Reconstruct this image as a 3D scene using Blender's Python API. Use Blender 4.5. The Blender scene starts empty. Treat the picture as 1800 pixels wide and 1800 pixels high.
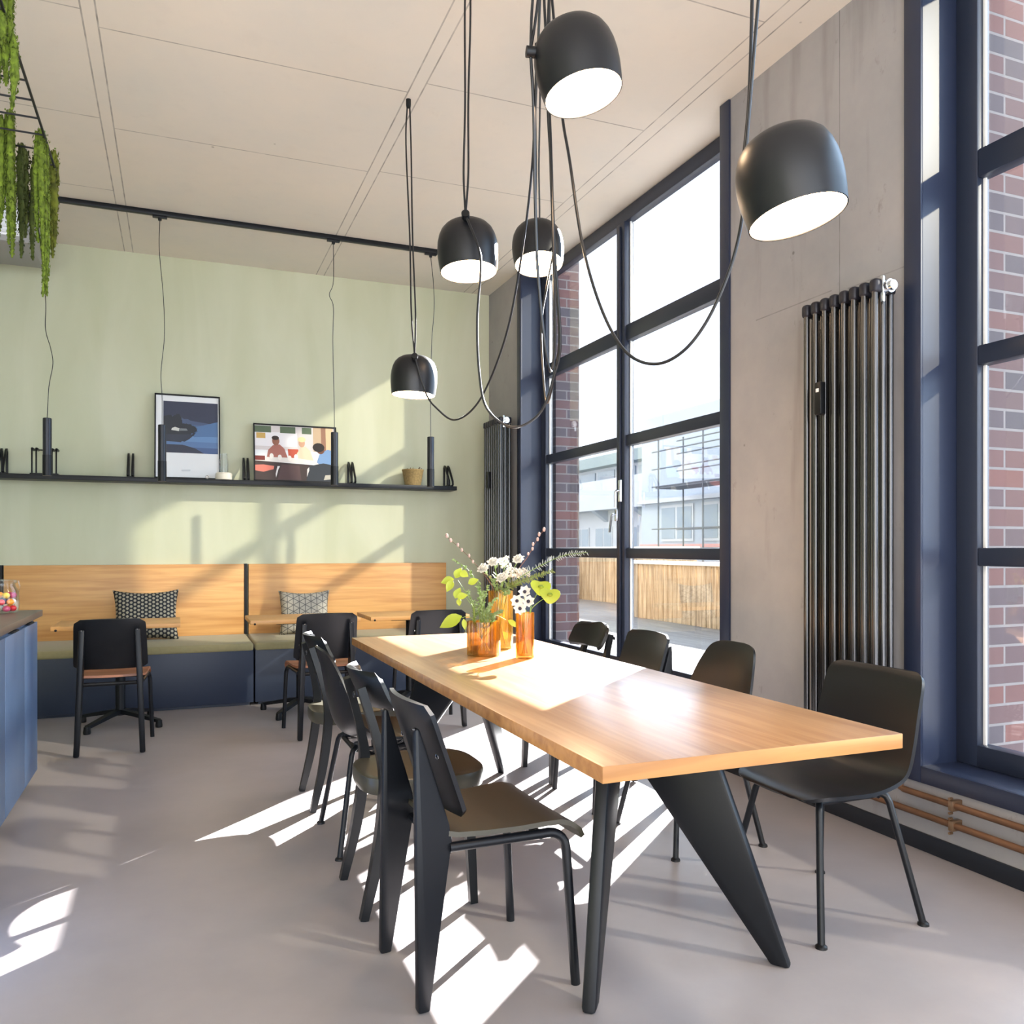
import bpy, bmesh, math, random
from mathutils import Vector, Matrix
random.seed(7)
PI = math.pi
sc = bpy.context.scene
COL = sc.collection

# ------------------------------------------------------------------ camera
F_PX, CX, HOR, YAW, CAM_H = 1457.46, 900.0, 964.0, 0.3825, 1.24
SN, CS = math.sin(YAW), math.cos(YAW)
cd = bpy.data.cameras.new('camera')
cd.sensor_width = 36.0
cd.lens = F_PX / 1800 * 36.0
cd.shift_y = (HOR - 900.0) / 1800.0
cd.clip_start = 0.05
cd.clip_end = 300
cam = bpy.data.objects.new('camera', cd)
cam.location = (0, 0, CAM_H)
cam.rotation_euler = (PI / 2, 0, -YAW)
COL.objects.link(cam)
sc.camera = cam


def at(x, y, pd=None, X=None, Y=None, Z=None):
    """world point seen at (x, y) of the photograph, at a given depth or plane"""
    u = (x - CX) / F_PX
    v = (HOR - y) / F_PX
    r = Vector((SN + u * CS, CS - u * SN, v))
    if X is not None:
        pd = X / r.x
    elif Y is not None:
        pd = Y / r.y
    elif Z is not None:
        pd = (Z - CAM_H) / r.z
    p = r * pd
    p.z += CAM_H
    return p


# ------------------------------------------------------------------ materials
def lin(c):
    out = []
    for v in c:
        v = v / 255.0
        out.append(v / 12.92 if v <= 0.04045 else ((v + 0.055) / 1.055) ** 2.4)
    return tuple(out) + (1.0,)


def new_mat(name):
    m = bpy.data.materials.new(name)
    m.use_nodes = True
    nt = m.node_tree
    b = nt.nodes['Principled BSDF']
    return m, nt, b


def mat(name, col, rough=0.5, metal=0.0, spec=0.5, noise=0.0, scale=8.0, bump=0.0, bscale=60.0, coat=0.0, sheen=0.0):
    m, nt, b = new_mat(name)
    c = lin(col)
    b.inputs['Base Color'].default_value = c
    b.inputs['Roughness'].default_value = rough
    b.inputs['Metallic'].default_value = metal
    b.inputs['Specular IOR Level'].default_value = spec
    b.inputs['Coat Weight'].default_value = coat
    b.inputs['Sheen Weight'].default_value = sheen
    if noise or bump:
        tc = nt.nodes.new('ShaderNodeTexCoord')
    if noise:
        n = nt.nodes.new('ShaderNodeTexNoise')
        n.inputs['Scale'].default_value = scale
        n.inputs['Detail'].default_value = 6
        nt.links.new(tc.outputs['Object'], n.inputs['Vector'])
        r = nt.nodes.new('ShaderNodeValToRGB')
        r.color_ramp.elements[0].position = 0.3
        r.color_ramp.elements[1].position = 0.7
        r.color_ramp.elements[0].color = tuple(x * (1 - noise) for x in c[:3]) + (1,)
        r.color_ramp.elements[1].color = tuple(min(1, x * (1 + noise)) for x in c[:3]) + (1,)
        nt.links.new(n.outputs['Fac'], r.inputs['Fac'])
        nt.links.new(r.outputs['Color'], b.inputs['Base Color'])
    if bump:
        n2 = nt.nodes.new('ShaderNodeTexNoise')
        n2.inputs['Scale'].default_value = bscale
        n2.inputs['Detail'].default_value = 4
        nt.links.new(tc.outputs['Object'], n2.inputs['Vector'])
        bp = nt.nodes.new('ShaderNodeBump')
        bp.inputs['Strength'].default_value = bump
        bp.inputs['Distance'].default_value = 0.01
        nt.links.new(n2.outputs['Fac'], bp.inputs['Height'])
        nt.links.new(bp.outputs['Normal'], b.inputs['Normal'])
    return m


def wood(name, light, dark, axis='X', rough=0.4, stretch=14.0, scale=2.2, coat=0.0):
    m, nt, b = new_mat(name)
    tc = nt.nodes.new('ShaderNodeTexCoord')
    mp = nt.nodes.new('ShaderNodeMapping')
    s = [stretch, stretch, stretch]
    s['XYZ'.index(axis)] = 0.7
    mp.inputs['Scale'].default_value = s
    nt.links.new(tc.outputs['Object'], mp.inputs['Vector'])
    n = nt.nodes.new('ShaderNodeTexNoise')
    n.inputs['Scale'].default_value = scale
    n.inputs['Detail'].default_value = 8
    n.inputs['Distortion'].default_value = 0.6
    nt.links.new(mp.outputs['Vector'], n.inputs['Vector'])
    r = nt.nodes.new('ShaderNodeValToRGB')
    r.color_ramp.elements[0].position = 0.32
    r.color_ramp.elements[1].position = 0.66
    r.color_ramp.elements[0].color = lin(dark)
    r.color_ramp.elements[1].color = lin(light)
    nt.links.new(n.outputs['Fac'], r.inputs['Fac'])
    nt.links.new(r.outputs['Color'], b.inputs['Base Color'])
    b.inputs['Roughness'].default_value = rough
    b.inputs['Coat Weight'].default_value = coat
    b.inputs['Coat Roughness'].default_value = 0.24
    b.inputs['Coat IOR'].default_value = 2.1
    return m


def emit(name, col, strength):
    m = bpy.data.materials.new(name)
    m.use_nodes = True
    nt = m.node_tree
    nt.nodes.clear()
    e = nt.nodes.new('ShaderNodeEmission')
    e.inputs['Color'].default_value = lin(col)
    e.inputs['Strength'].default_value = strength
    o = nt.nodes.new('ShaderNodeOutputMaterial')
    nt.links.new(e.outputs[0], o.inputs[0])
    return m


def thin_glass(name, tint=(1, 1, 1), gloss=0.06, rough=0.02, glow=None):
    m = bpy.data.materials.new(name)
    m.use_nodes = True
    nt = m.node_tree
    nt.nodes.clear()
    t = nt.nodes.new('ShaderNodeBsdfTransparent')
    t.inputs['Color'].default_value = tuple(tint) + (1,)
    g = nt.nodes.new('ShaderNodeBsdfGlossy')
    g.inputs['Roughness'].default_value = rough
    fr = nt.nodes.new('ShaderNodeLayerWeight')
    fr.inputs['Blend'].default_value = 0.25
    ml = nt.nodes.new('ShaderNodeMath')
    ml.operation = 'MULTIPLY_ADD'
    ml.inputs[1].default_value = 0.45
    ml.inputs[2].default_value = gloss
    nt.links.new(fr.outputs['Fresnel'], ml.inputs[0])
    mx = nt.nodes.new('ShaderNodeMixShader')
    nt.links.new(ml.outputs[0], mx.inputs[0])
    body = t.outputs[0]
    if glow:
        tl = nt.nodes.new('ShaderNodeBsdfTranslucent')
        tl.inputs['Color'].default_value = tuple(glow[:3]) + (1,)
        m2 = nt.nodes.new('ShaderNodeMixShader')
        m2.inputs[0].default_value = glow[3]
        nt.links.new(t.outputs[0], m2.inputs[1])
        nt.links.new(tl.outputs[0], m2.inputs[2])
        body = m2.outputs[0]
    nt.links.new(body, mx.inputs[1])
    nt.links.new(g.outputs[0], mx.inputs[2])
    o = nt.nodes.new('ShaderNodeOutputMaterial')
    nt.links.new(mx.outputs[0], o.inputs[0])
    return m


def concrete(name, base, var=0.10, rough=0.75, joints=None, streak=0.6):
    """bare concrete: cloudy tone, pores, optional form-board joints given in object space"""
    m, nt, b = new_mat(name)
    N, L = nt.nodes, nt.links
    tc = N.new('ShaderNodeTexCoord')
    c = lin(base)[:3]
    n1 = N.new('ShaderNodeTexNoise')
    n1.inputs['Scale'].default_value = 1.1
    n1.inputs['Detail'].default_value = 9
    n1.inputs['Roughness'].default_value = 0.62
    L.new(tc.outputs['Object'], n1.inputs['Vector'])
    r = N.new('ShaderNodeValToRGB')
    e = r.color_ramp.elements
    e[0].position, e[1].position = 0.3, 0.7
    e[0].color = tuple(x * (1 - var) * k for x, k in zip(c, (0.97, 1.0, 1.02))) + (1,)
    e[1].color = tuple(min(1, x * (1 + var)) * k for x, k in zip(c, (1.02, 1.0, 0.97))) + (1,)
    L.new(n1.outputs['Fac'], r.inputs['Fac'])
    # vertical streaks and stains
    mp = N.new('ShaderNodeMapping')
    mp.inputs['Scale'].default_value = (3.0, 3.0, 0.35)
    L.new(tc.outputs['Object'], mp.inputs['Vector'])
    n2 = N.new('ShaderNodeTexNoise')
    n2.inputs['Scale'].default_value = 2.4
    n2.inputs['Detail'].default_value = 7
    L.new(mp.outputs['Vector'], n2.inputs['Vector'])
    r2 = N.new('ShaderNodeValToRGB')
    r2.color_ramp.elements[0].position = 0.22
    r2.color_ramp.elements[1].position = 0.42
    r2.color_ramp.elements[0].color = (0.72, 0.70, 0.68, 1)
    r2.color_ramp.elements[1].color = (1, 1, 1, 1)
    L.new(n2.outputs['Fac'], r2.inputs['Fac'])
    mx = N.new('ShaderNodeMix')
    mx.data_type = 'RGBA'
    mx.blend_type = 'MULTIPLY'
    mx.inputs[0].default_value = streak
    L.new(r.outputs['Color'], mx.inputs[6])
    L.new(r2.outputs['Color'], mx.inputs[7])
    # dark smudges and scrapes
    mp3 = N.new('ShaderNodeMapping')
    mp3.inputs['Scale'].default_value = (4.0, 4.0, 2.2)
    L.new(tc.outputs['Object'], mp3.inputs['Vector'])
    n4 = N.new('ShaderNodeTexNoise')
    n4.inputs['Scale'].default_value = 1.6
    n4.inputs['Detail'].default_value = 12
    n4.inputs['Roughness'].default_value = 0.75
    L.new(mp3.outputs['Vector'], n4.inputs['Vector'])
    r4 = N.new('ShaderNodeValToRGB')
    r4.color_ramp.elements[0].position = 0.60
    r4.color_ramp.elements[1].position = 0.72
    r4.color_ramp.elements[0].color = (1, 1, 1, 1)
    r4.color_ramp.elements[1].color = (0.58, 0.54, 0.5, 1)
    L.new(n4.outputs['Fac'], r4.inputs['Fac'])
    mx9 = N.new('ShaderNodeMix')
    mx9.data_type = 'RGBA'
    mx9.blend_type = 'MULTIPLY'
    mx9.inputs[0].default_value = streak
    L.new(mx.outputs[2], mx9.inputs[6])
    L.new(r4.outputs['Color'], mx9.inputs[7])
    mx = mx9
    # pores
    v = N.new('ShaderNodeTexVoronoi')
    v.inputs['Scale'].default_value = 3.2
    L.new(tc.outputs['Object'], v.inputs['Vector'])
    r3 = N.new('ShaderNodeValToRGB')
    r3.color_ramp.elements[0].position = 0.018
    r3.color_ramp.elements[1].position = 0.035
    r3.color_ramp.elements[0].color = (0.45, 0.43, 0.4, 1)
    r3.color_ramp.elements[1].color = (1, 1, 1, 1)
    L.new(v.outputs['Distance'], r3.inputs['Fac'])
    mx2 = N.new('ShaderNodeMix')
    mx2.data_type = 'RGBA'
    mx2.blend_type = 'MULTIPLY'
    mx2.inputs[0].default_value = 0.8
    L.new(mx.outputs[2], mx2.inputs[6])
    L.new(r3.outputs['Color'], mx2.inputs[7])
    last = mx2.outputs[2]
    if joints:
        sep = N.new('ShaderNodeSeparateXYZ')
        L.new(tc.outputs['Object'], sep.inputs[0])
        wob = N.new('ShaderNodeTexNoise')
        wob.inputs['Scale'].default_value = 9
        L.new(tc.outputs['Object'], wob.inputs['Vector'])
        acc = None
        for ax, pos, wd, dk, lo, hi in joints:
            d = N.new('ShaderNodeMath'); d.operation = 'SUBTRACT'
            L.new(sep.outputs['XYZ'.index(ax)], d.inputs[0]); d.inputs[1].default_value = pos
            a = N.new('ShaderNodeMath'); a.operation = 'ABSOLUTE'
            L.new(d.outputs[0], a.inputs[0])
            k = N.new('ShaderNodeMath'); k.operation = 'LESS_THAN'
            L.new(a.outputs[0], k.inputs[0]); k.inputs[1].default_value = wd
            s = N.new('ShaderNodeMath'); s.operation = 'MULTIPLY'
            L.new(k.outputs[0], s.inputs[0]); s.inputs[1].default_value = dk
            out = s.outputs[0]
            if lo is not None:
                oax = {'X': 1, 'Y': 0, 'Z': 1}[ax]
                g1 = N.new('ShaderNodeMath'); g1.operation = 'GREATER_THAN'
                L.new(sep.outputs[oax], g1.inputs[0]); g1.inputs[1].default_value = lo
                g2 = N.new('ShaderNodeMath'); g2.operation = 'LESS_THAN'
                L.new(sep.outputs[oax], g2.inputs[0]); g2.inputs[1].default_value = hi
                q = N.new('ShaderNodeMath'); q.operation = 'MULTIPLY'
                L.new(g1.outputs[0], q.inputs[0]); L.new(g2.outputs[0], q.inputs[1])
                q2 = N.new('ShaderNodeMath'); q2.operation = 'MULTIPLY'
                L.new(q.outputs[0], q2.inputs[0]); L.new(out, q2.inputs[1])
                out = q2.outputs[0]
            if acc is None:
                acc = out
            else:
                mxm = N.new('ShaderNodeMath'); mxm.operation = 'MAXIMUM'
                L.new(acc, mxm.inputs[0]); L.new(out, mxm.inputs[1])
                acc = mxm.outputs[0]
        wm = N.new('ShaderNodeMath'); wm.operation = 'MULTIPLY'
        L.new(acc, wm.inputs[0]); L.new(wob.outputs['Fac'], wm.inputs[1])
        w2 = N.new('ShaderNodeMath'); w2.operation = 'MULTIPLY'
        L.new(wm.outputs[0], w2.inputs[0]); w2.inputs[1].default_value = 1.7
        mj = N.new('ShaderNodeMix')
        mj.data_type = 'RGBA'
        mj.blend_type = 'MIX'
        L.new(w2.outputs[0], mj.inputs[0])
        L.new(last, mj.inputs[6])
        mj.inputs[7].default_value = tuple(x * 0.32 for x in c) + (1,)
        last = mj.outputs[2]
    L.new(last, b.inputs['Base Color'])
    b.inputs['Roughness'].default_value = rough
    bp = N.new('ShaderNodeBump')
    bp.inputs['Strength'].default_value = 0.12
    bp.inputs['Distance'].default_value = 0.01
    L.new(n1.outputs['Fac'], bp.inputs['Height'])
    L.new(bp.outputs['Normal'], b.inputs['Normal'])
    return m


def brick_mat(name, rot):
    m, nt, b = new_mat(name)
    N, L = nt.nodes, nt.links
    tc = N.new('ShaderNodeTexCoord')
    mp = N.new('ShaderNodeMapping')
    mp.inputs['Rotation'].default_value = rot
    L.new(tc.outputs['Object'], mp.inputs['Vector'])
    br = N.new('ShaderNodeTexBrick')
    br.inputs['Scale'].default_value = 1.0
    br.inputs['Brick Width'].default_value = 0.24
    br.inputs['Row Height'].default_value = 0.083
    br.inputs['Mortar Size'].default_value = 0.006
    br.inputs['Color1'].default_value = lin((88, 54, 50))
    br.inputs['Color2'].default_value = lin((58, 54, 62))
    br.inputs['Mortar'].default_value = lin((98, 95, 98))
    br.inputs['Bias'].default_value = 0.15
    L.new(mp.outputs['Vector'], br.inputs['Vector'])
    L.new(br.outputs['Color'], b.inputs['Base Color'])
    b.inputs['Roughness'].default_value = 0.85
    bp = N.new('ShaderNodeBump')
    bp.inputs['Strength'].default_value = 0.6
    bp.inputs['Distance'].default_value = 0.01
    bp.invert = True
    L.new(br.outputs['Fac'], bp.inputs['Height'])
    L.new(bp.outputs['Normal'], b.inputs['Normal'])
    return m


M = {}
M['floor'] = None
M['green'] = wood('sage_paint', (202, 204, 178), (191, 194, 164), 'Z', 0.7, 3.0, 0.9)
M['steel'] = mat('dark_steel', (36, 44, 66), 0.38, 0.0, 0.5)
M['frame'] = mat('window_paint', (40, 47, 64), 0.35)
M['black'] = mat('black_powder_coat', (13, 16, 22), 0.42, 0.0, 0.35)
M['blackplastic'] = mat('black_plastic', (15, 17, 20), 0.4, 0.0, 0.38)
M['blackshell'] = mat('black_shell_plastic', (17, 19, 24), 0.36, 0.0, 0.42)
M['blackwood'] = mat('black_lacquered_seat', (66, 63, 52), 0.33, noise=0.06, scale=5)
M['lampblack'] = mat('lamp_black', (13, 15, 21), 0.38)
M['lampblackB'] = M['lampblack']
M['cable'] = mat('black_cable', (26, 27, 30), 0.3)
M['oak'] = wood('oak_table', (186, 140, 94), (160, 112, 70), 'Y', 0.36, 14, 2.2, coat=1.0)
M['oakedge'] = wood('oak_edge', (188, 136, 80), (158, 106, 58), 'X', 0.5, 10, 2.0)
M['oakx'] = wood('oak_panel', (222, 170, 106), (196, 140, 80), 'X', 0.42, 12, 2.0)
M['walnutseat'] = wood('brown_seat', (168, 112, 82), (138, 88, 62), 'X', 0.45)
M['benchblue'] = mat('bench_dark_blue', (38, 48, 68), 0.45)
M['cabblue'] = mat('cabinet_blue_grey', (82, 103, 134), 0.4)
M['counter'] = mat('dark_counter_laminate', (96, 84, 76), 0.42, noise=0.05)
M['olive'] = mat('olive_upholstery', (156, 145, 104), 0.85, noise=0.05, scale=40, bump=0.15, bscale=300, sheen=0.2)
M['glass'] = thin_glass('window_glass', (0.97, 0.985, 1.0), 0.02)
M['clear'] = thin_glass('clear_glass', (0.96, 0.97, 0.97), 0.05)
M['amber'] = thin_glass('amber_glass', (0.93, 0.76, 0.42), 0.05, 0.08, (.34, .15, .02, .13))
M['amberlight'] = thin_glass('pale_amber_glass', (0.95, 0.83, 0.52), 0.05, 0.08, (.34, .20, .04, .12))
M['amberdark'] = thin_glass('deep_amber_glass', (0.92, 0.72, 0.36), 0.05, 0.08, (.28, .12, .012, .12))
M['water'] = thin_glass('vase_water', (0.95, 0.88, 0.66), 0.02)
M['chrome'] = mat('chrome', (215, 220, 225), 0.15, 1.0)
M['radiator'] = mat('raw_steel_radiator', (92, 92, 94), 0.26, 0.9)
M['radcap'] = mat('radiator_head', (44, 44, 52), 0.4, 0.4)
M['copper'] = mat('copper_pipe', (112, 80, 58), 0.5, 0.4, noise=0.2)
M['brass'] = mat('pipe_clip', (150, 122, 96), 0.3, 0.8)
M['skirting'] = mat('dark_skirting', (22, 27, 36), 0.45)
M['white'] = mat('white_paint', (240, 240, 238), 0.6)
M['paper'] = mat('mat_board', (232, 234, 236), 0.7)
M['greycover'] = mat('grey_metal_casing', (150, 150, 148), 0.5)
M['louvre'] = mat('white_louvre', (235, 238, 242), 0.4)
M['cork'] = mat('woven_pot', (150, 128, 84), 0.85, noise=0.2, scale=60, bump=0.4, bscale=120)
M['soil'] = mat('dry_soil', (96, 74, 52), 0.95, noise=0.2, scale=60)
M['ceramic'] = mat('cream_ceramic', (228, 222, 206), 0.4)
M['stem'] = mat('green_stem', (110, 140, 60), 0.6)
M['twig'] = mat('brown_twig', (110, 74, 62), 0.7)
M['bud'] = mat('pinkish_bud', (176, 154, 150), 0.8)
M['petal'] = mat('white_petal', (214, 210, 202), 0.7)
M['lime'] = mat('lime_leaf', (152, 164, 44), 0.5)
M['limedark'] = mat('lime_leaf_heart', (110, 130, 30), 0.5)
M['leaf'] = mat('dull_green_leaf', (112, 132, 84), 0.6, noise=0.12, scale=20)
M['olivel'] = mat('olive_fern', (98, 108, 56), 0.6)
M['silver'] = mat('silver_leaf', (140, 148, 146), 0.6)
M['eyedark'] = mat('anemone_heart', (40, 36, 52), 0.7)
M['amaranth'] = mat('hanging_amaranth', (104, 124, 34), 0.9, noise=0.5, scale=40)
M['amaranthdark'] = mat('dark_hanging_amaranth', (72, 84, 28), 0.85, noise=0.35, scale=22)
M['amaranthmix'] = mat('yellowing_hanging_amaranth', (104, 112, 30), 0.9, noise=0.55, scale=16)
M['brickY'] = brick_mat('brick_reveal', (PI / 2, 0, 0))
M['brickX'] = brick_mat('brick_face', (PI / 2, 0, PI / 2))
M['deck'] = wood('pale_decking', (112, 110, 108), (84, 83, 82), 'Y', 0.7, 10, 1.0)
M['fence'] = wood('weathered_fence', (180, 158, 128), (112, 90, 64), 'Z', 0.8, 9, 2.6)
M['fencecap'] = mat('fence_cap', (205, 200, 190), 0.7)
M['render'] = mat('pale_render', (150, 164, 182), 0.85)
M['renderb'] = mat('white_render', (168, 176, 188), 0.85)
M['winpane'] = mat('far_window', (96, 118, 140), 0.15)
M['scaf'] = mat('scaffold_tube', (70, 78, 92), 0.5, 0.3)
M['roofglass'] = mat('far_roof', (104, 124, 132), 0.5)
M['lampglow'] = emit('lamp_diffuser', (255, 214, 170), 14.0)
M['lamptip'] = emit('lamp_tip', (255, 225, 190), 3.0)
M['lampinside'] = mat('white_lamp_inside', (240, 225, 205), 0.5)
M['plinth'] = mat('dark_plinth', (24, 30, 36), 0.6)
M['gap'] = mat('black_gap', (14, 16, 18), 0.7)
M['tubetop'] = mat('grey_lamp_tube', (46, 48, 54), 0.35, 0.4)


def floor_mat():
    m, nt, b = new_mat('poured_floor')
    N, L = nt.nodes, nt.links
    tc = N.new('ShaderNodeTexCoord')
    n = N.new('ShaderNodeTexNoise')
    n.inputs['Scale'].default_value = 1.1
    n.inputs['Detail'].default_value = 10
    n.inputs['Roughness'].default_value = 0.6
    L.new(tc.outputs['Object'], n.inputs['Vector'])
    r = N.new('ShaderNodeValToRGB')
    r.color_ramp.elements[0].position = 0.32
    r.color_ramp.elements[1].position = 0.68
    r.color_ramp.elements[0].color = lin((146, 139, 139))
    r.color_ramp.elements[1].color = lin((163, 155, 154))
    L.new(n.outputs['Fac'], r.inputs['Fac'])
    L.new(r.outputs['Color'], b.inputs['Base Color'])
    b.inputs['Roughness'].default_value = 0.38
    b.inputs['Specular IOR Level'].default_value = 0.5
    n2 = N.new('ShaderNodeTexNoise')
    n2.inputs['Scale'].default_value = 5
    n2.inputs['Detail'].default_value = 5
    L.new(tc.outputs['Object'], n2.inputs['Vector'])
    bp = N.new('ShaderNodeBump')
    bp.inputs['Strength'].default_value = 0.05
    bp.inputs['Distance'].default_value = 0.02
    L.new(n2.outputs['Fac'], bp.inputs['Height'])
    L.new(bp.outputs['Normal'], b.inputs['Normal'])
    return m


M['floor'] = floor_mat()
CEIL = 3.735
XW = 2.844      # room face of the window wall
YB = 7.677      # room face of the green wall
jl = []
for xx in (-0.42, -0.355, 1.165, 1.235, 2.58, 2.665):
    jl.append(('X', xx, 0.004, 0.75, None, None))
for lo, hi, ys in ((-4, -0.42, (3.4, 4.3, 5.35, 6.4)), (-0.355, 1.165, (3.35, 4.42, 5.45)), (1.235, 2.58, (3.2, 4.3, 5.42)), (1.235, 2.58, (2.1,))):
    for y in ys:
        jl.append(('Y', y, 0.004, 0.7, lo, hi))
M['ceil'] = concrete('ceiling_concrete', (220, 213, 202), 0.035, 0.8, jl, 0.12)
M['conc'] = concrete('wall_concrete', (156, 153, 155), 0.17, 0.75, [('Y', 3.0, 0.003, 0.55, None, None), ('Z', 2.45, 0.003, 0.5, 3.05, 3.6), ('Z', 2.43, 0.003, 0.35, 2.6, 2.95)], 0.95)


def pattern_mat(name, dark, light, scale, kind):
    m, nt, b = new_mat(name)
    N, L = nt.nodes, nt.links
    tc = N.new('ShaderNodeTexCoord')
    mp = N.new('ShaderNodeMapping')
    mp.inputs['Scale'].default_value = (scale, scale, scale)
    L.new(tc.outputs['Object'], mp.inputs['Vector'])
    sep = N.new('ShaderNodeSeparateXYZ')
    L.new(mp.outputs['Vector'], sep.inputs[0])
    # three families of lines at 60 degrees
    acc = None
    for a in (0, 60, 120):
        ca, sa = math.cos(math.radians(a)), math.sin(math.radians(a))
        m1 = N.new('ShaderNodeMath'); m1.operation = 'MULTIPLY'; m1.inputs[1].default_value = ca
        L.new(sep.outputs[0], m1.inputs[0])
        m2 = N.new('ShaderNodeMath'); m2.operation = 'MULTIPLY_ADD'; m2.inputs[1].default_value = sa
        L.new(sep.outputs[1], m2.inputs[0]); L.new(m1.outputs[0], m2.inputs[2])
        fr = N.new('ShaderNodeMath'); fr.operation = 'PINGPONG'; fr.inputs[1].default_value = 0.5
        L.new(m2.outputs[0], fr.inputs[0])
        if acc is None:
            acc = fr.outputs[0]
        else:
            mn = N.new('ShaderNodeMath'); mn.operation = 'MINIMUM' if kind == 'line' else 'ADD'
            L.new(acc, mn.inputs[0]); L.new(fr.outputs[0], mn.inputs[1])
            acc = mn.outputs[0]
    lt = N.new('ShaderNodeMath')
    lt.operation = 'LESS_THAN'
    lt.inputs[1].default_value = 0.055 if kind == 'line' else 0.72
    L.new(acc, lt.inputs[0])
    mx = N.new('ShaderNodeMix')
    mx.data_type = 'RGBA'
    L.new(lt.outputs[0], mx.inputs[0])
    mx.inputs[6].default_value = lin(dark)
    mx.inputs[7].default_value = lin(light)
    L.new(mx.outputs[2], b.inputs['Base Color'])
    b.inputs['Roughness'].default_value = 0.9
    return m


M['cushdark'] = pattern_mat('dark_geometric_weave', (40, 42, 46), (170, 162, 142), 36, 'dot')
M['cushlight'] = pattern_mat('pale_hexagon_weave', (178, 172, 158), (96, 94, 92), 20, 'line')


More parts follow.
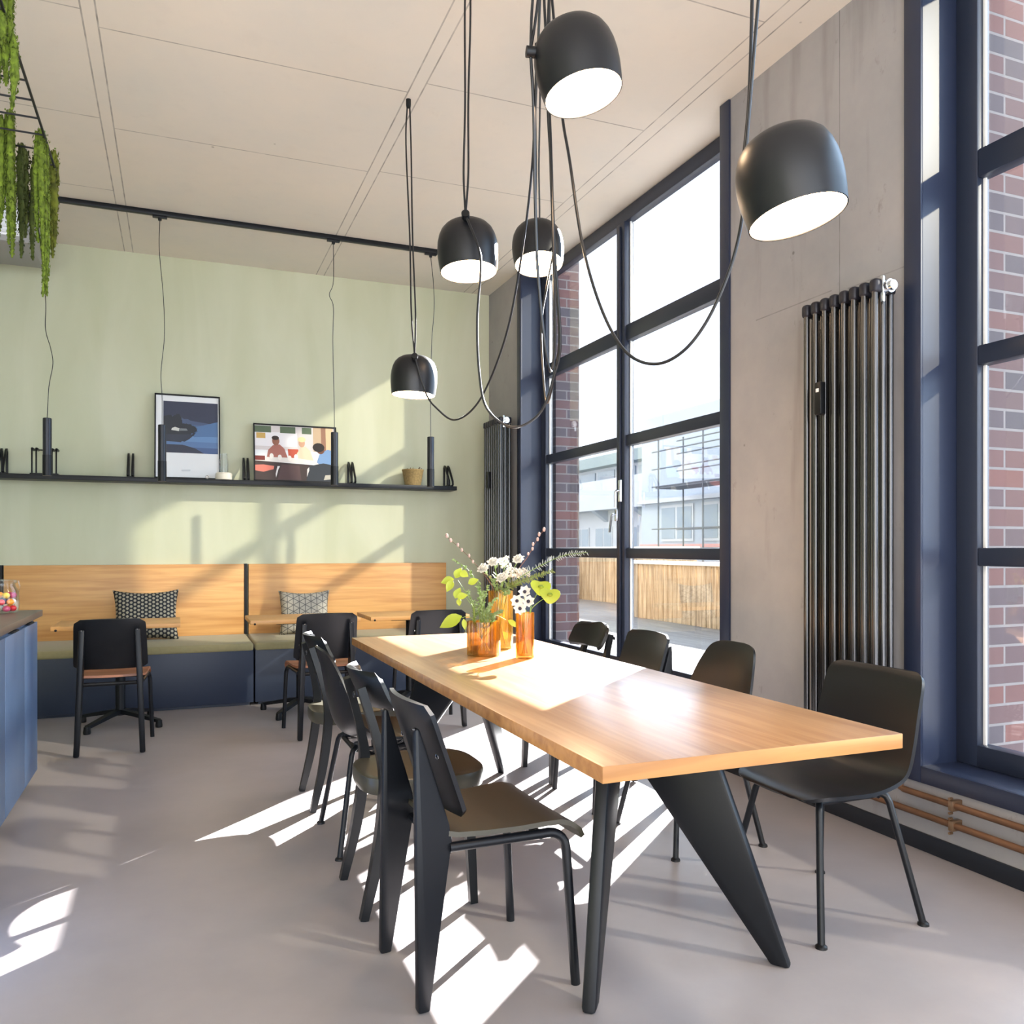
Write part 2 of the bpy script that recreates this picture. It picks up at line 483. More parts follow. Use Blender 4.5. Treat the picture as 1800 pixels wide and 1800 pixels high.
# ------------------------------------------------------------------ mesh helpers
class MB:
    def __init__(self):
        self.bm = bmesh.new()

    def _append(self, tmp, mat_index=0):
        for f in tmp.faces:
            f.material_index = mat_index
        me = bpy.data.meshes.new('tmp')
        tmp.to_mesh(me)
        tmp.free()
        self.bm.from_mesh(me)
        bpy.data.meshes.remove(me)

    def box(self, x0, x1, y0, y1, z0, z1, bevel=0.0, seg=2, mtx=None, mi=0):
        t = bmesh.new()
        bmesh.ops.create_cube(t, size=1.0)
        for v in t.verts:
            v.co = Vector((x0 + (v.co.x + .5) * (x1 - x0), y0 + (v.co.y + .5) * (y1 - y0), z0 + (v.co.z + .5) * (z1 - z0)))
        if bevel > 0:
            bmesh.ops.bevel(t, geom=list(t.edges), offset=bevel, segments=seg, affect='EDGES', profile=0.5)
        if mtx is not None:
            bmesh.ops.transform(t, matrix=mtx, verts=t.verts)
        self._append(t, mi)
        return self

    def tube(self, pts, r, n=10, closed=False, caps=True, mi=0, flat=None):
        """sweep a round (or flat=(w,h) rectangular) section along pts"""
        pts = [Vector(p) for p in pts]
        rs = r if isinstance(r, (list, tuple)) else [r] * len(pts)
        t = bmesh.new()
        rings = []
        up = None
        for i, p in enumerate(pts):
            a = pts[i - 1] if (i > 0 or closed) else p
            b = pts[(i + 1) % len(pts)] if (i < len(pts) - 1 or closed) else p
            d = (b - a)
            if d.length < 1e-9:
                d = Vector((0, 0, 1))
            d.normalize()
            if up is None:
                up = Vector((0, 0, 1)) if abs(d.z) < 0.95 else Vector((1, 0, 0))
            s = d.cross(up)
            if s.length < 1e-6:
                s = d.cross(Vector((0, 1, 0)))
            s.normalize()
            up = s.cross(d).normalized()
            ring = []
            if flat:
                for sx, sy in ((-1, -1), (1, -1), (1, 1), (-1, 1)):
                    k = rs[i]
                    ring.append(t.verts.new(p + s * (sx * flat[0] * k / 2) + up * (sy * flat[1] * k / 2)))
            else:
                for k in range(n):
                    an = 2 * PI * k / n
                    ring.append(t.verts.new(p + (s * math.cos(an) + up * math.sin(an)) * rs[i]))
            rings.append(ring)
        m = len(rings[0])
        cnt = len(rings) if closed else len(rings) - 1
        for i in range(cnt):
            A, B = rings[i], rings[(i + 1) % len(rings)]
            for k in range(m):
                t.faces.new((A[k], A[(k + 1) % m], B[(k + 1) % m], B[k]))
        if caps and not closed:
            t.faces.new(list(reversed(rings[0])))
            t.faces.new(rings[-1])
        bmesh.ops.recalc_face_normals(t, faces=t.faces)
        self._append(t, mi)
        return self

    def lathe(self, prof, n=32, mtx=None, mi=0, cap_lo=False, cap_hi=False, rib=0, ribamp=0.0):
        t = bmesh.new()
        rings = []
        for r, z in prof:
            if r < 1e-6:
                rings.append([t.verts.new((0, 0, z))])
            else:
                rings.append([t.verts.new((r * (1 + (ribamp * math.cos(rib * 2 * PI * k / n) if rib else 0)) * math.cos(2 * PI * k / n),
                                           r * (1 + (ribamp * math.cos(rib * 2 * PI * k / n) if rib else 0)) * math.sin(2 * PI * k / n), z)) for k in range(n)])
        for A, B in zip(rings, rings[1:]):
            for k in range(n):
                k2 = (k + 1) % n
                if len(A) == 1 and len(B) == 1:
                    continue
                if len(A) == 1:
                    t.faces.new((A[0], B[k2], B[k]))
                elif len(B) == 1:
                    t.faces.new((A[k], A[k2], B[0]))
                else:
                    t.faces.new((A[k], A[k2], B[k2], B[k]))
        if cap_lo and len(rings[0]) > 1:
            t.faces.new(list(reversed(rings[0])))
        if cap_hi and len(rings[-1]) > 1:
            t.faces.new(rings[-1])
        bmesh.ops.recalc_face_normals(t, faces=t.faces)
        if mtx is not None:
            bmesh.ops.transform(t, matrix=mtx, verts=t.verts)
        self._append(t, mi)
        return self

    def prism(self, poly, axis, a0, a1, bevel=0.0, mtx=None, mi=0):
        """poly: 2-D points in the plane normal to axis (order of remaining axes xyz)"""
        t = bmesh.new()

        def pt(p, a):
            if axis == 'X':
                return (a, p[0], p[1])
            if axis == 'Y':
                return (p[0], a, p[1])
            return (p[0], p[1], a)
        A = [t.verts.new(pt(p, a0)) for p in poly]
        B = [t.verts.new(pt(p, a1)) for p in poly]
        t.faces.new(list(reversed(A)))
        t.faces.new(B)
        n = len(poly)
        for i in range(n):
            t.faces.new((A[i], A[(i + 1) % n], B[(i + 1) % n], B[i]))
        bmesh.ops.recalc_face_normals(t, faces=t.faces)
        if bevel > 0:
            bmesh.ops.bevel(t, geom=list(t.edges), offset=bevel, segments=2, affect='EDGES', profile=0.5)
        if mtx is not None:
            bmesh.ops.transform(t, matrix=mtx, verts=t.verts)
        self._append(t, mi)
        return self

    def grid(self, rows, thick=0.0, mi=0, mtx=None):
        """rows of points -> surface, thickened along its normals"""
        t = bmesh.new()
        R = [[Vector(p) for p in row] for row in rows]
        nr, nc = len(R), len(R[0])
        top = [[t.verts.new(p) for p in row] for row in R]
        for i in range(nr - 1):
            for j in range(nc - 1):
                t.faces.new((top[i][j], top[i][j + 1], top[i + 1][j + 1], top[i + 1][j]))
        if thick:
            nrm = [[None] * nc for _ in range(nr)]
            for i in range(nr):
                for j in range(nc):
                    du = R[i][min(j + 1, nc - 1)] - R[i][max(j - 1, 0)]
                    dv = R[min(i + 1, nr - 1)][j] - R[max(i - 1, 0)][j]
                    nn = du.cross(dv)
                    if nn.length < 1e-12:
                        nn = Vector((0, 0, 1))
                    nrm[i][j] = nn.normalized()
            bot = [[t.verts.new(R[i][j] - nrm[i][j] * thick) for j in range(nc)] for i in range(nr)]
            for i in range(nr - 1):
                for j in range(nc - 1):
                    t.faces.new((bot[i][j], bot[i + 1][j], bot[i + 1][j + 1], bot[i][j + 1]))
            for j in range(nc - 1):
                t.faces.new((top[0][j + 1], top[0][j], bot[0][j], bot[0][j + 1]))
                t.faces.new((top[-1][j], top[-1][j + 1], bot[-1][j + 1], bot[-1][j]))
            for i in range(nr - 1):
                t.faces.new((top[i][0], top[i + 1][0], bot[i + 1][0], bot[i][0]))
                t.faces.new((top[i + 1][-1], top[i][-1], bot[i][-1], bot[i + 1][-1]))
            bmesh.ops.recalc_face_normals(t, faces=t.faces)
        if mtx is not None:
            bmesh.ops.transform(t, matrix=mtx, verts=t.verts)
        self._append(t, mi)
        return self

    def poly(self, pts, mi=0):
        vs = [self.bm.verts.new(Vector(p)) for p in pts]
        f = self.bm.faces.new(vs)
        f.material_index = mi
        return self

    def sphere(self, c, r, sx=1, sy=1, sz=1, seg=12, mi=0, mtx=None):
        t = bmesh.new()
        bmesh.ops.create_uvsphere(t, u_segments=seg, v_segments=max(6, seg * 2 // 3), radius=r)
        for v in t.verts:
            v.co = Vector((v.co.x * sx, v.co.y * sy, v.co.z * sz))
        if mtx is not None:
            bmesh.ops.transform(t, matrix=mtx, verts=t.verts)
        bmesh.ops.translate(t, vec=Vector(c), verts=t.verts)
        self._append(t, mi)
        return self

    def build(self, name, material, parent=None, smooth=True, angle=38):
        me = bpy.data.meshes.new(name)
        if smooth:
            lim = math.radians(angle)
            for f in self.bm.faces:
                f.smooth = True
            for e in self.bm.edges:
                if len(e.link_faces) == 2:
                    try:
                        if e.calc_face_angle() > lim:
                            e.smooth = False
                    except ValueError:
                        pass
        self.bm.to_mesh(me)
        self.bm.free()
        for m_ in (material if isinstance(material, (list, tuple)) else [material]):
            me.materials.append(m_)
        o = bpy.data.objects.new(name, me)
        COL.objects.link(o)
        if parent is not None:
            o.parent = parent
        return o


def tag(o, label, cat, group=None, kind=None):
    o['label'] = label
    o['category'] = cat
    if group:
        o['group'] = group
    if kind:
        o['kind'] = kind
    return o


def thing(name, label, cat, loc=(0, 0, 0), rz=0.0, group=None, kind=None):
    o = bpy.data.objects.new(name, None)
    o.empty_display_size = 0.1
    COL.objects.link(o)
    o.location = loc
    o.rotation_euler = (0, 0, rz)
    return tag(o, label, cat, group, kind)


def copy_tree(o, parent=None):
    c = o.copy()
    COL.objects.link(c)
    if parent is not None:
        c.parent = parent
        c.matrix_parent_inverse = o.matrix_parent_inverse.copy()
    for ch in list(o.children):
        copy_tree(ch, c)
    return c


def place(root, loc, rz, label, group=None):
    c = copy_tree(root)
    c.location = loc
    c.rotation_euler = (0, 0, rz)
    c['label'] = label
    if group:
        c['group'] = group
    return c


def spline(pts, n=12):
    """Catmull-Rom through pts"""
    P = [Vector(p) for p in pts]
    P = [P[0] * 2 - P[1]] + P + [P[-1] * 2 - P[-2]]
    out = []
    for i in range(1, len(P) - 2):
        p0, p1, p2, p3 = P[i - 1:i + 3]
        for k in range(n):
            t = k / n
            out.append(0.5 * ((2 * p1) + (p2 - p0) * t + (2 * p0 - 5 * p1 + 4 * p2 - p3) * t * t + (3 * p1 - p0 - 3 * p2 + p3) * t ** 3))
    out.append(P[-2].copy())
    return out


def arc(c, r, a0, a1, n, plane='YZ'):
    out = []
    for i in range(n + 1):
        a = a0 + (a1 - a0) * i / n
        u, v = r * math.cos(a), r * math.sin(a)
        out.append((c[0], c[1] + u, c[2] + v) if plane == 'YZ' else ((c[0] + u, c[1], c[2] + v) if plane == 'XZ' else (c[0] + u, c[1] + v, c[2])))
    return out


def rounded(w, h, r, n=5, r_top=None):
    """outline of a rounded rectangle centred in x, from y=0 to h"""
    rt = r if r_top is None else r_top
    out = []
    for cx_, cy_, rr, a0 in ((w / 2 - r, r, r, -PI / 2), (w / 2 - rt, h - rt, rt, 0), (-w / 2 + rt, h - rt, rt, PI / 2), (-w / 2 + r, r, r, PI)):
        for i in range(n + 1):
            a = a0 + PI / 2 * i / n
            out.append((cx_ + rr * math.cos(a), cy_ + rr * math.sin(a)))
    return out

# ================================================================== THE SETTING
XL, YF = -3.6, -2.6       # left wall, open front edge of the modelled part
S = dict(kind='structure')
tag(MB().box(XL, XW + 0.25, YF, YB, -0.12, 0).build('floor', M['floor'], smooth=False), 'smooth taupe poured floor of the whole room', 'floor', **S)
tag(MB().box(XL - .1, XW + 0.3, YF, YB + .15, CEIL, CEIL + 0.2).build('ceiling', M['ceil'], smooth=False), 'bare concrete ceiling with thin panel joints', 'ceiling', **S)
tag(MB().box(XL - .1, XW + 0.3, YB, YB + 0.15, -0.12, CEIL).build('wall_back', M['green'], smooth=False), 'sage green painted wall behind the bench', 'wall', **S)
tag(MB().box(XL - .12, XL, YF, YB, -0.12, CEIL).build('wall_left', M['green'], smooth=False), 'plain sage wall behind the kitchen counter', 'wall', **S)
# window wall: piers and sills
W1 = (3.90, 6.83)
W2 = (-0.39, 2.535)
SILL = 0.345
wr = MB()
XO = 3.12
wr.box(XW, XO, W2[1] + 0.02, W1[0] - 0.02, -0.1, CEIL)
wr.box(XW, XO, W1[1] + 0.02, YB, -0.1, CEIL)
wr.box(XW, XO, YF, W2[0] - 0.02, -0.1, CEIL)
wr.box(XW, XO, W1[0] - 0.02, W1[1] + 0.02, -0.1, SILL - 0.01)
wr.box(XW, XO, W2[0] - 0.02, W2[1] + 0.02, -0.1, SILL - 0.01)
tag(wr.build('wall_right', M['conc'], smooth=False), 'bare concrete window wall with stained pier', 'wall', **S)
# brick outer leaf
wb = MB()
for y0, y1 in ((2.475, 3.96), (6.735, 8.6), (YF, -0.33)):
    wb.box(XO + 0.012, 3.365, y0, y1, -0.1, 4.6)
tag(wb.build('wall_outside', M['brickY'], smooth=False), 'red and purple brick outer leaf beside the windows', 'wall', **S)
# skirting
tag(MB().box(XW - 0.016, XW, YF, YB, 0, 0.072, bevel=0.003).build('baseboard_right', M['skirting']), 'dark blue skirting along the window wall', 'skirting', **S)


def window(n, y0, y1, label):
    root = thing('window_%d' % n, label, 'window', (XW, (y0 + y1) / 2, SILL), 0, kind='structure')
    off = Vector((XW, (y0 + y1) / 2, SILL))
    inv = Matrix.Translation(-off)

    def B(mb, name, m_, **k):
        o = mb.build(name, m_, root, **k)
        o.matrix_parent_inverse = inv
        return o
    z0, z1 = SILL, CEIL - 0.004
    xf0, xf1 = 3.03, 3.10
    # steel reveal lining with a flange towards the room
    r = MB()
    r.box(XW - 0.014, XW + 0.0, y0 - 0.085, y0, z0 - 0.068, z1, bevel=0.002)
    r.box(XW - 0.014, XW + 0.0, y1, y1 + 0.085, z0 - 0.068, z1, bevel=0.002)
    r.box(XW - 0.014, XW + 0.0, y0, y1, z0 - 0.068, z0, bevel=0.002)
    r.box(XW - 0.001, xf1, y0 - 0.015, y0, z0 - .01, z1)
    r.box(XW - 0.001, xf1, y1, y1 + 0.015, z0 - .01, z1)
    r.box(XW - 0.001, xf1, y0 - 0.015, y1 + 0.015, z0 - 0.012, z0)
    B(r, 'reveal', M['steel'])
    ym = (y0 + y1) / 2
    f = MB()
    fw = 0.10
    f.box(xf0, xf1, y0, y0 + fw, z0, z1, bevel=0.006)
    f.box(xf0, xf1, y1 - fw, y1, z0, z1, bevel=0.006)
    f.box(xf0 + .001, xf1 - .001, y0 + fw - .006, y1 - fw + .006, z1 - 0.10, z1 - .001, bevel=0.004)
    f.box(xf0 + .001, xf1 - .001, y0 + fw - .006, y1 - fw + .006, z0 + .001, z0 + 0.09, bevel=0.004)
    B(f, 'frame', M['frame'])
    B(MB().box(xf0 - 0.012, xf1, ym - 0.06, ym + 0.06, z0 + 0.09, z1 - 0.10, bevel=0.006)
      .box(xf0 - 0.028, xf0 - 0.012, ym - 0.018, ym + 0.018, z0 + 0.1, z1 - 0.13, bevel=0.004), 'mullion', M['frame'])
    bars = [(2.815, 0.115), (2.03, 0.08), (1.205, 0.075)]
    for zc, h in bars:
        tb = MB()
        for a, b in ((y0 + fw, ym - 0.06), (ym + 0.06, y1 - fw)):
            tb.box(xf0 + 0.002, xf1 - 0.004, a, b, zc - h / 2, zc + h / 2, bevel=0.006)
        B(tb, 'glazing_bar', M['frame'])
    zs = [z0 + 0.09, 1.1675, 1.2425, 1.99, 2.07, 2.7575, 2.8725, z1 - 0.10]
    for a, b in ((y0 + fw, ym - 0.06), (ym + 0.06, y1 - fw)):
        for k in range(0, 8, 2):
            B(MB().box(3.072, 3.076, a - 0.004, b + 0.004, zs[k] - 0.004, zs[k + 1] + 0.004), 'pane', M['glass'], smooth=False)
    # bright metal glazing beads
    for a, b in ((y0 + fw, ym - 0.06), (ym + 0.06, y1 - fw)):
        gb = MB()
        for k in range(0, 8, 2):
            gb.box(3.064, 3.072, b - 0.012, b, zs[k], zs[k + 1])
            gb.box(3.064, 3.072, a, a + 0.008, zs[k], zs[k + 1])
        B(gb, 'glazing_bead', M['white'])
    return root, B, ym


w1, B1, ym1 = window(1, W1[0], W1[1], 'tall dark steel grid window beside the dining table')
hd = MB()
hd.box(2.985, 3.003, ym1 - 0.05, ym1 - 0.02, 1.58, 1.74, bevel=0.004)
hd.tube([(3.0, ym1 - 0.035, 1.66), (2.962, ym1 - 0.035, 1.66), (2.955, ym1 - 0.035, 1.65), (2.955, ym1 - 0.035, 1.54)], 0.009, 8)
B1(hd, 'handle', M['chrome'])
hd = MB()
hd.box(2.985, 3.003, ym1 + 0.0, ym1 + 0.03, 1.44, 1.53, bevel=0.004)
hd.tube([(3.0, ym1 + 0.015, 1.49), (2.96, ym1 + 0.015, 1.49), (2.955, ym1 + 0.02, 1.48), (2.955, ym1 + 0.05, 1.36)], 0.009, 8)
B1(hd, 'handle', M['chrome'])
window(2, W2[0], W2[1], 'dark steel window beyond the nearer radiator, close to the camera')

# heating pipes on the sill wall under the nearer window
for zc, zst, lab in ((0.236, 2.62, 'upper copper heating pipe on the wall under the right window'), (0.158, 2.95, 'lower copper heating pipe just above the dark skirting')):
    t = thing('heating_pipe', lab, 'pipe', (XW - 0.035, 2.4, zc), 0)
    inv = Matrix.Translation((-(XW - 0.035), -2.4, -zc))
    pts = [(XW - .035, YF, zc), (XW - .035, zst - 0.02, zc), (XW - .035, zst - .005, zc + .005), (XW - .035, zst, zc + .02), (XW - .035, zst, 0.42)]
    o = MB().tube(pts, 0.0135, 12).build('pipe_run', M['copper'], t)
    o.matrix_parent_inverse = inv
    for yc in (2.36, 0.9):
        c = MB().box(XW - 0.055, XW + .0, yc - 0.011, yc + 0.011, zc - 0.021, zc + 0.021, bevel=0.004)
        c.tube([(XW - .06, yc, zc + 0.028), (XW - .045, yc, zc + 0.028)], 0.006, 8)
        c.tube([(XW - .06, yc, zc - 0.028), (XW - .045, yc, zc - 0.028)], 0.006, 8)
        o = c.build('pipe_clip', M['brass'], t)
        o.matrix_parent_inverse = inv


# ------------------------------------------------------------------ radiators
def radiator(yn, yf, nsec, z0, z1, label):
    """column radiator on the window wall, near end yn"""
    xc = XW - 0.105
    t = thing('column_radiator', label, 'radiator', (xc, (yn + yf) / 2, z0), 0, 'tall steel column radiators')
    inv = Matrix.Translation((-xc, -(yn + yf) / 2, -z0))

    def B(mb, name, m_):
        o = mb.build(name, m_, t)
        o.matrix_parent_inverse = inv
        return o
    p = (yf - yn) / (nsec - 1)
    for k in range(nsec):
        y = yn + k * p
        c = MB()
        for dx in (-0.042, 0, 0.042):
            c.tube([(xc + dx, y, z0 + .03), (xc + dx, y, z1 - .03)], 0.0135, 12)
        s = B(c, 'column', M['radiator'])
        for za, zb in ((z1 - 0.06, z1), (z0, z0 + 0.06)):
            hb = MB()
            hb.box(xc - 0.06, xc + 0.06, y - p * .36, y + p * .36, za, zb, bevel=0.014, seg=3)
            hb.build('column_head', M['radcap'], s)
    for zh in (z1 - .035, z0 + .035):
        B(MB().tube([(xc, yn - .012, zh), (xc, yf + .012, zh)], 0.016, 12), 'header_tube', M['radcap'])
    B(MB().tube([(xc, yn - .06, z1 - .035), (xc, yn - .045, z1 - .035), (xc, yn - .045, z1 - .035), (xc, yn - .01, z1 - .035)], [0.02, 0.022, 0.028, 0.028], 16)
      .box(xc - .03, xc - .012, yn - .03, yn - .014, z1 - .1, z1 + .01, bevel=.004), 'end_plug', M['chrome'])
    return t, B, xc, p


rt, RB, rx, rp = radiator(2.645, 3.05, 8, 0.42, 2.365, 'tall steel column radiator on the concrete pier behind the nearest chair')
o = RB(MB().box(rx - 0.085, rx - 0.055, 2.645 + 5 * rp - .02, 2.645 + 5 * rp + .02, 1.84, 1.985, bevel=.004), 'heat_meter', M['blackplastic'])
q = RB(MB().box(rx - 0.0862, rx - 0.0848, 2.645 + 5 * rp - .009, 2.645 + 5 * rp + .009, 1.94, 1.956), 'meter_display', M['white'])
rt2, RB2, rx2, rp2 = radiator(6.98, 7.38, 8, 0.42, 2.43, 'tall steel column radiator in the far corner beside the green wall')
RB2(MB().box(rx2 - 0.085, rx2 - 0.055, 6.98 + 4 * rp2 - .02, 6.98 + 4 * rp2 + .02, 1.80, 1.95, bevel=.004), 'heat_meter', M['blackplastic'])

# ================================================================== OUTSIDE
tag(MB().box(3.33, 60, -30, 90, -0.3, -0.02).build('terrace', M['deck'], smooth=False), 'pale boarded roof terrace outside the windows', 'terrace', **S)


def fence(x, ya, yb, h, label, th=0.06):
    t = thing('board_fence', label, 'fence', (x, ya, 0))
    inv = Matrix.Translation((-x, -ya, 0))
    b = MB()
    y = ya
    k = 0
    rnd = random.Random(int(x * 10 + h * 100))
    while y < yb:
        w = 0.14
        b.box(x + rnd.uniform(-.006, .006), x + th / 2 + rnd.uniform(0, .012), y, min(yb, y + w - 0.02), -0.02, h, bevel=0.003, seg=1)
        y += w
        k += 1
    o = b.build('board_panel', M['fence'], t)
    o.matrix_parent_inverse = inv
    o = MB().box(x - 0.05, x + th + .04, ya - .02, yb + .02, h, h + 0.06, bevel=.006).build('cap_rail', M['fencecap'], t)
    o.matrix_parent_inverse = inv
    return t


fence(7.78, 5.2, 13.4, 0.96, 'near weathered board fence with pale cap at the terrace edge')
fence(9.3, 13.6, 20.5, 1.22, 'taller board fence set back behind the near terrace fence')
fence(8.9, 18.5, 26.5, 0.86, 'low far board fence at the left of the window view')
t = thing('wooden_planter', 'tall brown wooden planter box outside the right window', 'planter', (5.8, 4.0, 0))
MB().box(-.3, .3, -.34, .34, -0.02, 1.0, bevel=.01).build('planter_box', M['fence'], t)
MB().box(-.33, .33, -.37, .37, 1.0, 1.05, bevel=.01).build('planter_rim', M['fencecap'], t)


def facade(name, x, ya, yb, z0, z1, depth, material, label, bands, parts=None):
    t = thing(name, label, 'building', (x, (ya + yb) / 2, -0.3))
    inv = Matrix.Translation((-x, -(ya + yb) / 2, 0.3))
    o = MB().box(x, x + depth, ya, yb, z0, z1).build('wall', material, t, smooth=False)
    o.matrix_parent_inverse = inv
    for (zb, h, w, gap, a, b) in bands:
        y = a
        while y + w < b:
            f = MB().box(x - .06, x + .02, y, y + w, zb, zb + h).build('window', M['renderb'], t, smooth=False)
            f.matrix_parent_inverse = inv
            g = MB()
            half = w / 2
            for q in (0, 1):
                g.box(x - .075, x - .05, y + .09 + q * half, y + half - .05 + q * half, zb + .1, zb + h - .1)
            g.build('pane', M['winpane'], f, smooth=False)
            y += w + gap
    return t, inv


# long pale building on the right of the view
tb, ib = facade('rendered_building', 17.0, 12.0, 28.5, -0.3, 6.3, 8, M['render'], 'pale rendered building behind scaffolding across the terrace',
                [(1.5, 1.35, 2.1, .5, 14.5, 28.3), (-0.2, 1.3, 2.6, .35, 14.5, 22.5)])
o = MB().box(16.9, 17.02, 12, 28.5, 1.28, 1.4).build('string_course', mat('faded_red_band', (190, 140, 140), .8), tb, smooth=False)
o.matrix_parent_inverse = ib
o = MB().box(16.7, 17.0, 12, 28.5, 2.95, 3.1).build('ledge', M['renderb'], tb, smooth=False)
o.matrix_parent_inverse = ib
# white block further away with canopy
tb2, ib2 = facade('white_office_block', 25.0, 31.0, 62.0, -0.3, 5.6, 10, M['renderb'], 'far white office block with glass pavilion on its roof',
                  [(0.6, 2.0, 2.2, .9, 33, 60)])
o = MB().box(24.0, 25.4, 31.0, 62, 3.6, 4.3).build('parapet', M['renderb'], tb2, smooth=False)
o.matrix_parent_inverse = ib2
for yy in (36, 41, 46, 51):
    o = MB().prism([(24.0, 3.6), (25.0, 3.6), (25.0, 2.9)], 'Y', yy, yy + .5).build('bracket', M['render'], tb2, smooth=False)
    o.matrix_parent_inverse = ib2
pg = MB()
y = 31.5
o = MB().box(26.5, 33, 31, 62, 4.3, 6.6).build('pavilion', M['renderb'], tb2, smooth=False)
o.matrix_parent_inverse = ib2
for k in range(11):
    o = MB().box(26.42, 26.5, 31.6 + k * 2.7, 33.9 + k * 2.7, 4.6, 6.4).build('pavilion_window', M['winpane'], tb2, smooth=False)
    o.matrix_parent_inverse = ib2
o = MB().box(25.6, 34, 30.4, 63, 6.6, 7.3).build('roof_fascia', M['roofglass'], tb2, smooth=False)
o.matrix_parent_inverse = ib2
o = MB().prism([(25.6, 7.3), (34, 7.3), (34, 9.0), (30, 9.0)], 'Y', 30.4, 63).build('pavilion_roof', M['roofglass'], tb2, smooth=False)
o.matrix_parent_inverse = ib2
# scaffold
ts = thing('scaffolding', 'grey tube scaffolding standing before the pale building', 'scaffold', (16, 20, -0.3))
isf = Matrix.Translation((-16, -20, 0.3))
for x in (15.2, 16.2):
    for yy in (14, 16.6, 19.2, 21.8, 24.4):
        o = MB().tube([(x, yy, -0.1), (x, yy, 5.1)], 0.028, 6).build('standard', M['scaf'], ts)
        o.matrix_parent_inverse = isf
    for z in (1.9, 3.35, 3.95, 4.55, 5.0):
        o = MB().tube([(x, 13.6, z), (x, 24.8, z)], 0.024, 6).build('ledger', M['scaf'], ts)
        o.matrix_parent_inverse = isf
o = MB().box(15.2, 16.2, 13.6, 24.6, 3.28, 3.33).build('platform', M['scaf'], ts, smooth=False)
o.matrix_parent_inverse = isf

# ================================================================== DINING TABLE
TX0, TX1, TY0, TY1, TZ = 0.892, 1.798, 1.667, 4.601, 0.745
tcx, tcy = (TX0 + TX1) / 2, (TY0 + TY1) / 2
table = thing('dining_table', 'long oak dining table on black wedge legs in the middle of the room', 'table', (tcx, tcy, 0))
MB().box(TX0 - tcx, TX1 - tcx, TY0 - tcy, TY1 - tcy, TZ - 0.04, TZ, bevel=0.0025).build('tabletop', [M['oak'], M['oakedge']], table)
for p in bpy.data.objects['tabletop'].data.polygons:
    p.material_index = 0 if p.normal.z > 0.9 else 1
for sx in (-1, 1):
    for sy in (-1, 1):
        fx, fy = sx * 0.318, sy * (tcy - 1.99)
        d = Vector((-sx * 0.616, -sy * 0.788, 0))
        ang = math.atan2(d.y, d.x)
        mtx = Matrix.Translation((fx, fy, 0)) @ Matrix.Rotation(ang, 4, 'Z')
        MB().prism([(-0.030, 0), (0.028, 0), (0.575, TZ - 0.042), (0.228, TZ - 0.042)], 'Y', -0.02, 0.02, bevel=0.011, mtx=mtx).build('leg', M['black'], table)
MB().tube([(0, -1.02, 0.665), (0, 1.02, 0.665)], 0.032, 14).box(-.3, .3, -0.95, -0.89, .68, .703, bevel=.004).box(-.3, .3, .89, .95, .68, .703, bevel=.004).build('under_beam', M['black'], table)


# ================================================================== CHAIRS (front is +Y)
def sheet(profile, nu=15, thick=0.011):
    """shell from a profile of (y, z, half width, dish, corner) rows; dish bends the edges along the local normal"""
    rows = []
    n = len(profile)
    for i, (y, z, hw, dish) in enumerate(profile):
        a = profile[max(i - 1, 0)]
        b = profile[min(i + 1, n - 1)]
        ty, tz = b[0] - a[0], b[1] - a[1]
        l = math.hypot(ty, tz) or 1
        ny, nz = -tz / l, ty / l      # normal on the sitter's side for profiles running back-top -> front
        row = []
        for k in range(nu):
            u = -1 + 2 * k / (nu - 1)
            off = dish * (u * u)
            row.append((u * hw, y + ny * off, z + nz * off))
        rows.append(row)
    return rows


def interp_profile(keys, n):
    """smooth interpolation of profile keys"""
    pts = spline([Vector((k[0], k[1], k[2])) for k in keys], n)
    dd = spline([Vector((k[3], 0, 0)) for k in keys], n)
    return [(p.x, p.y, max(0.004, p.z), q.x) for p, q in zip(pts, dd)]


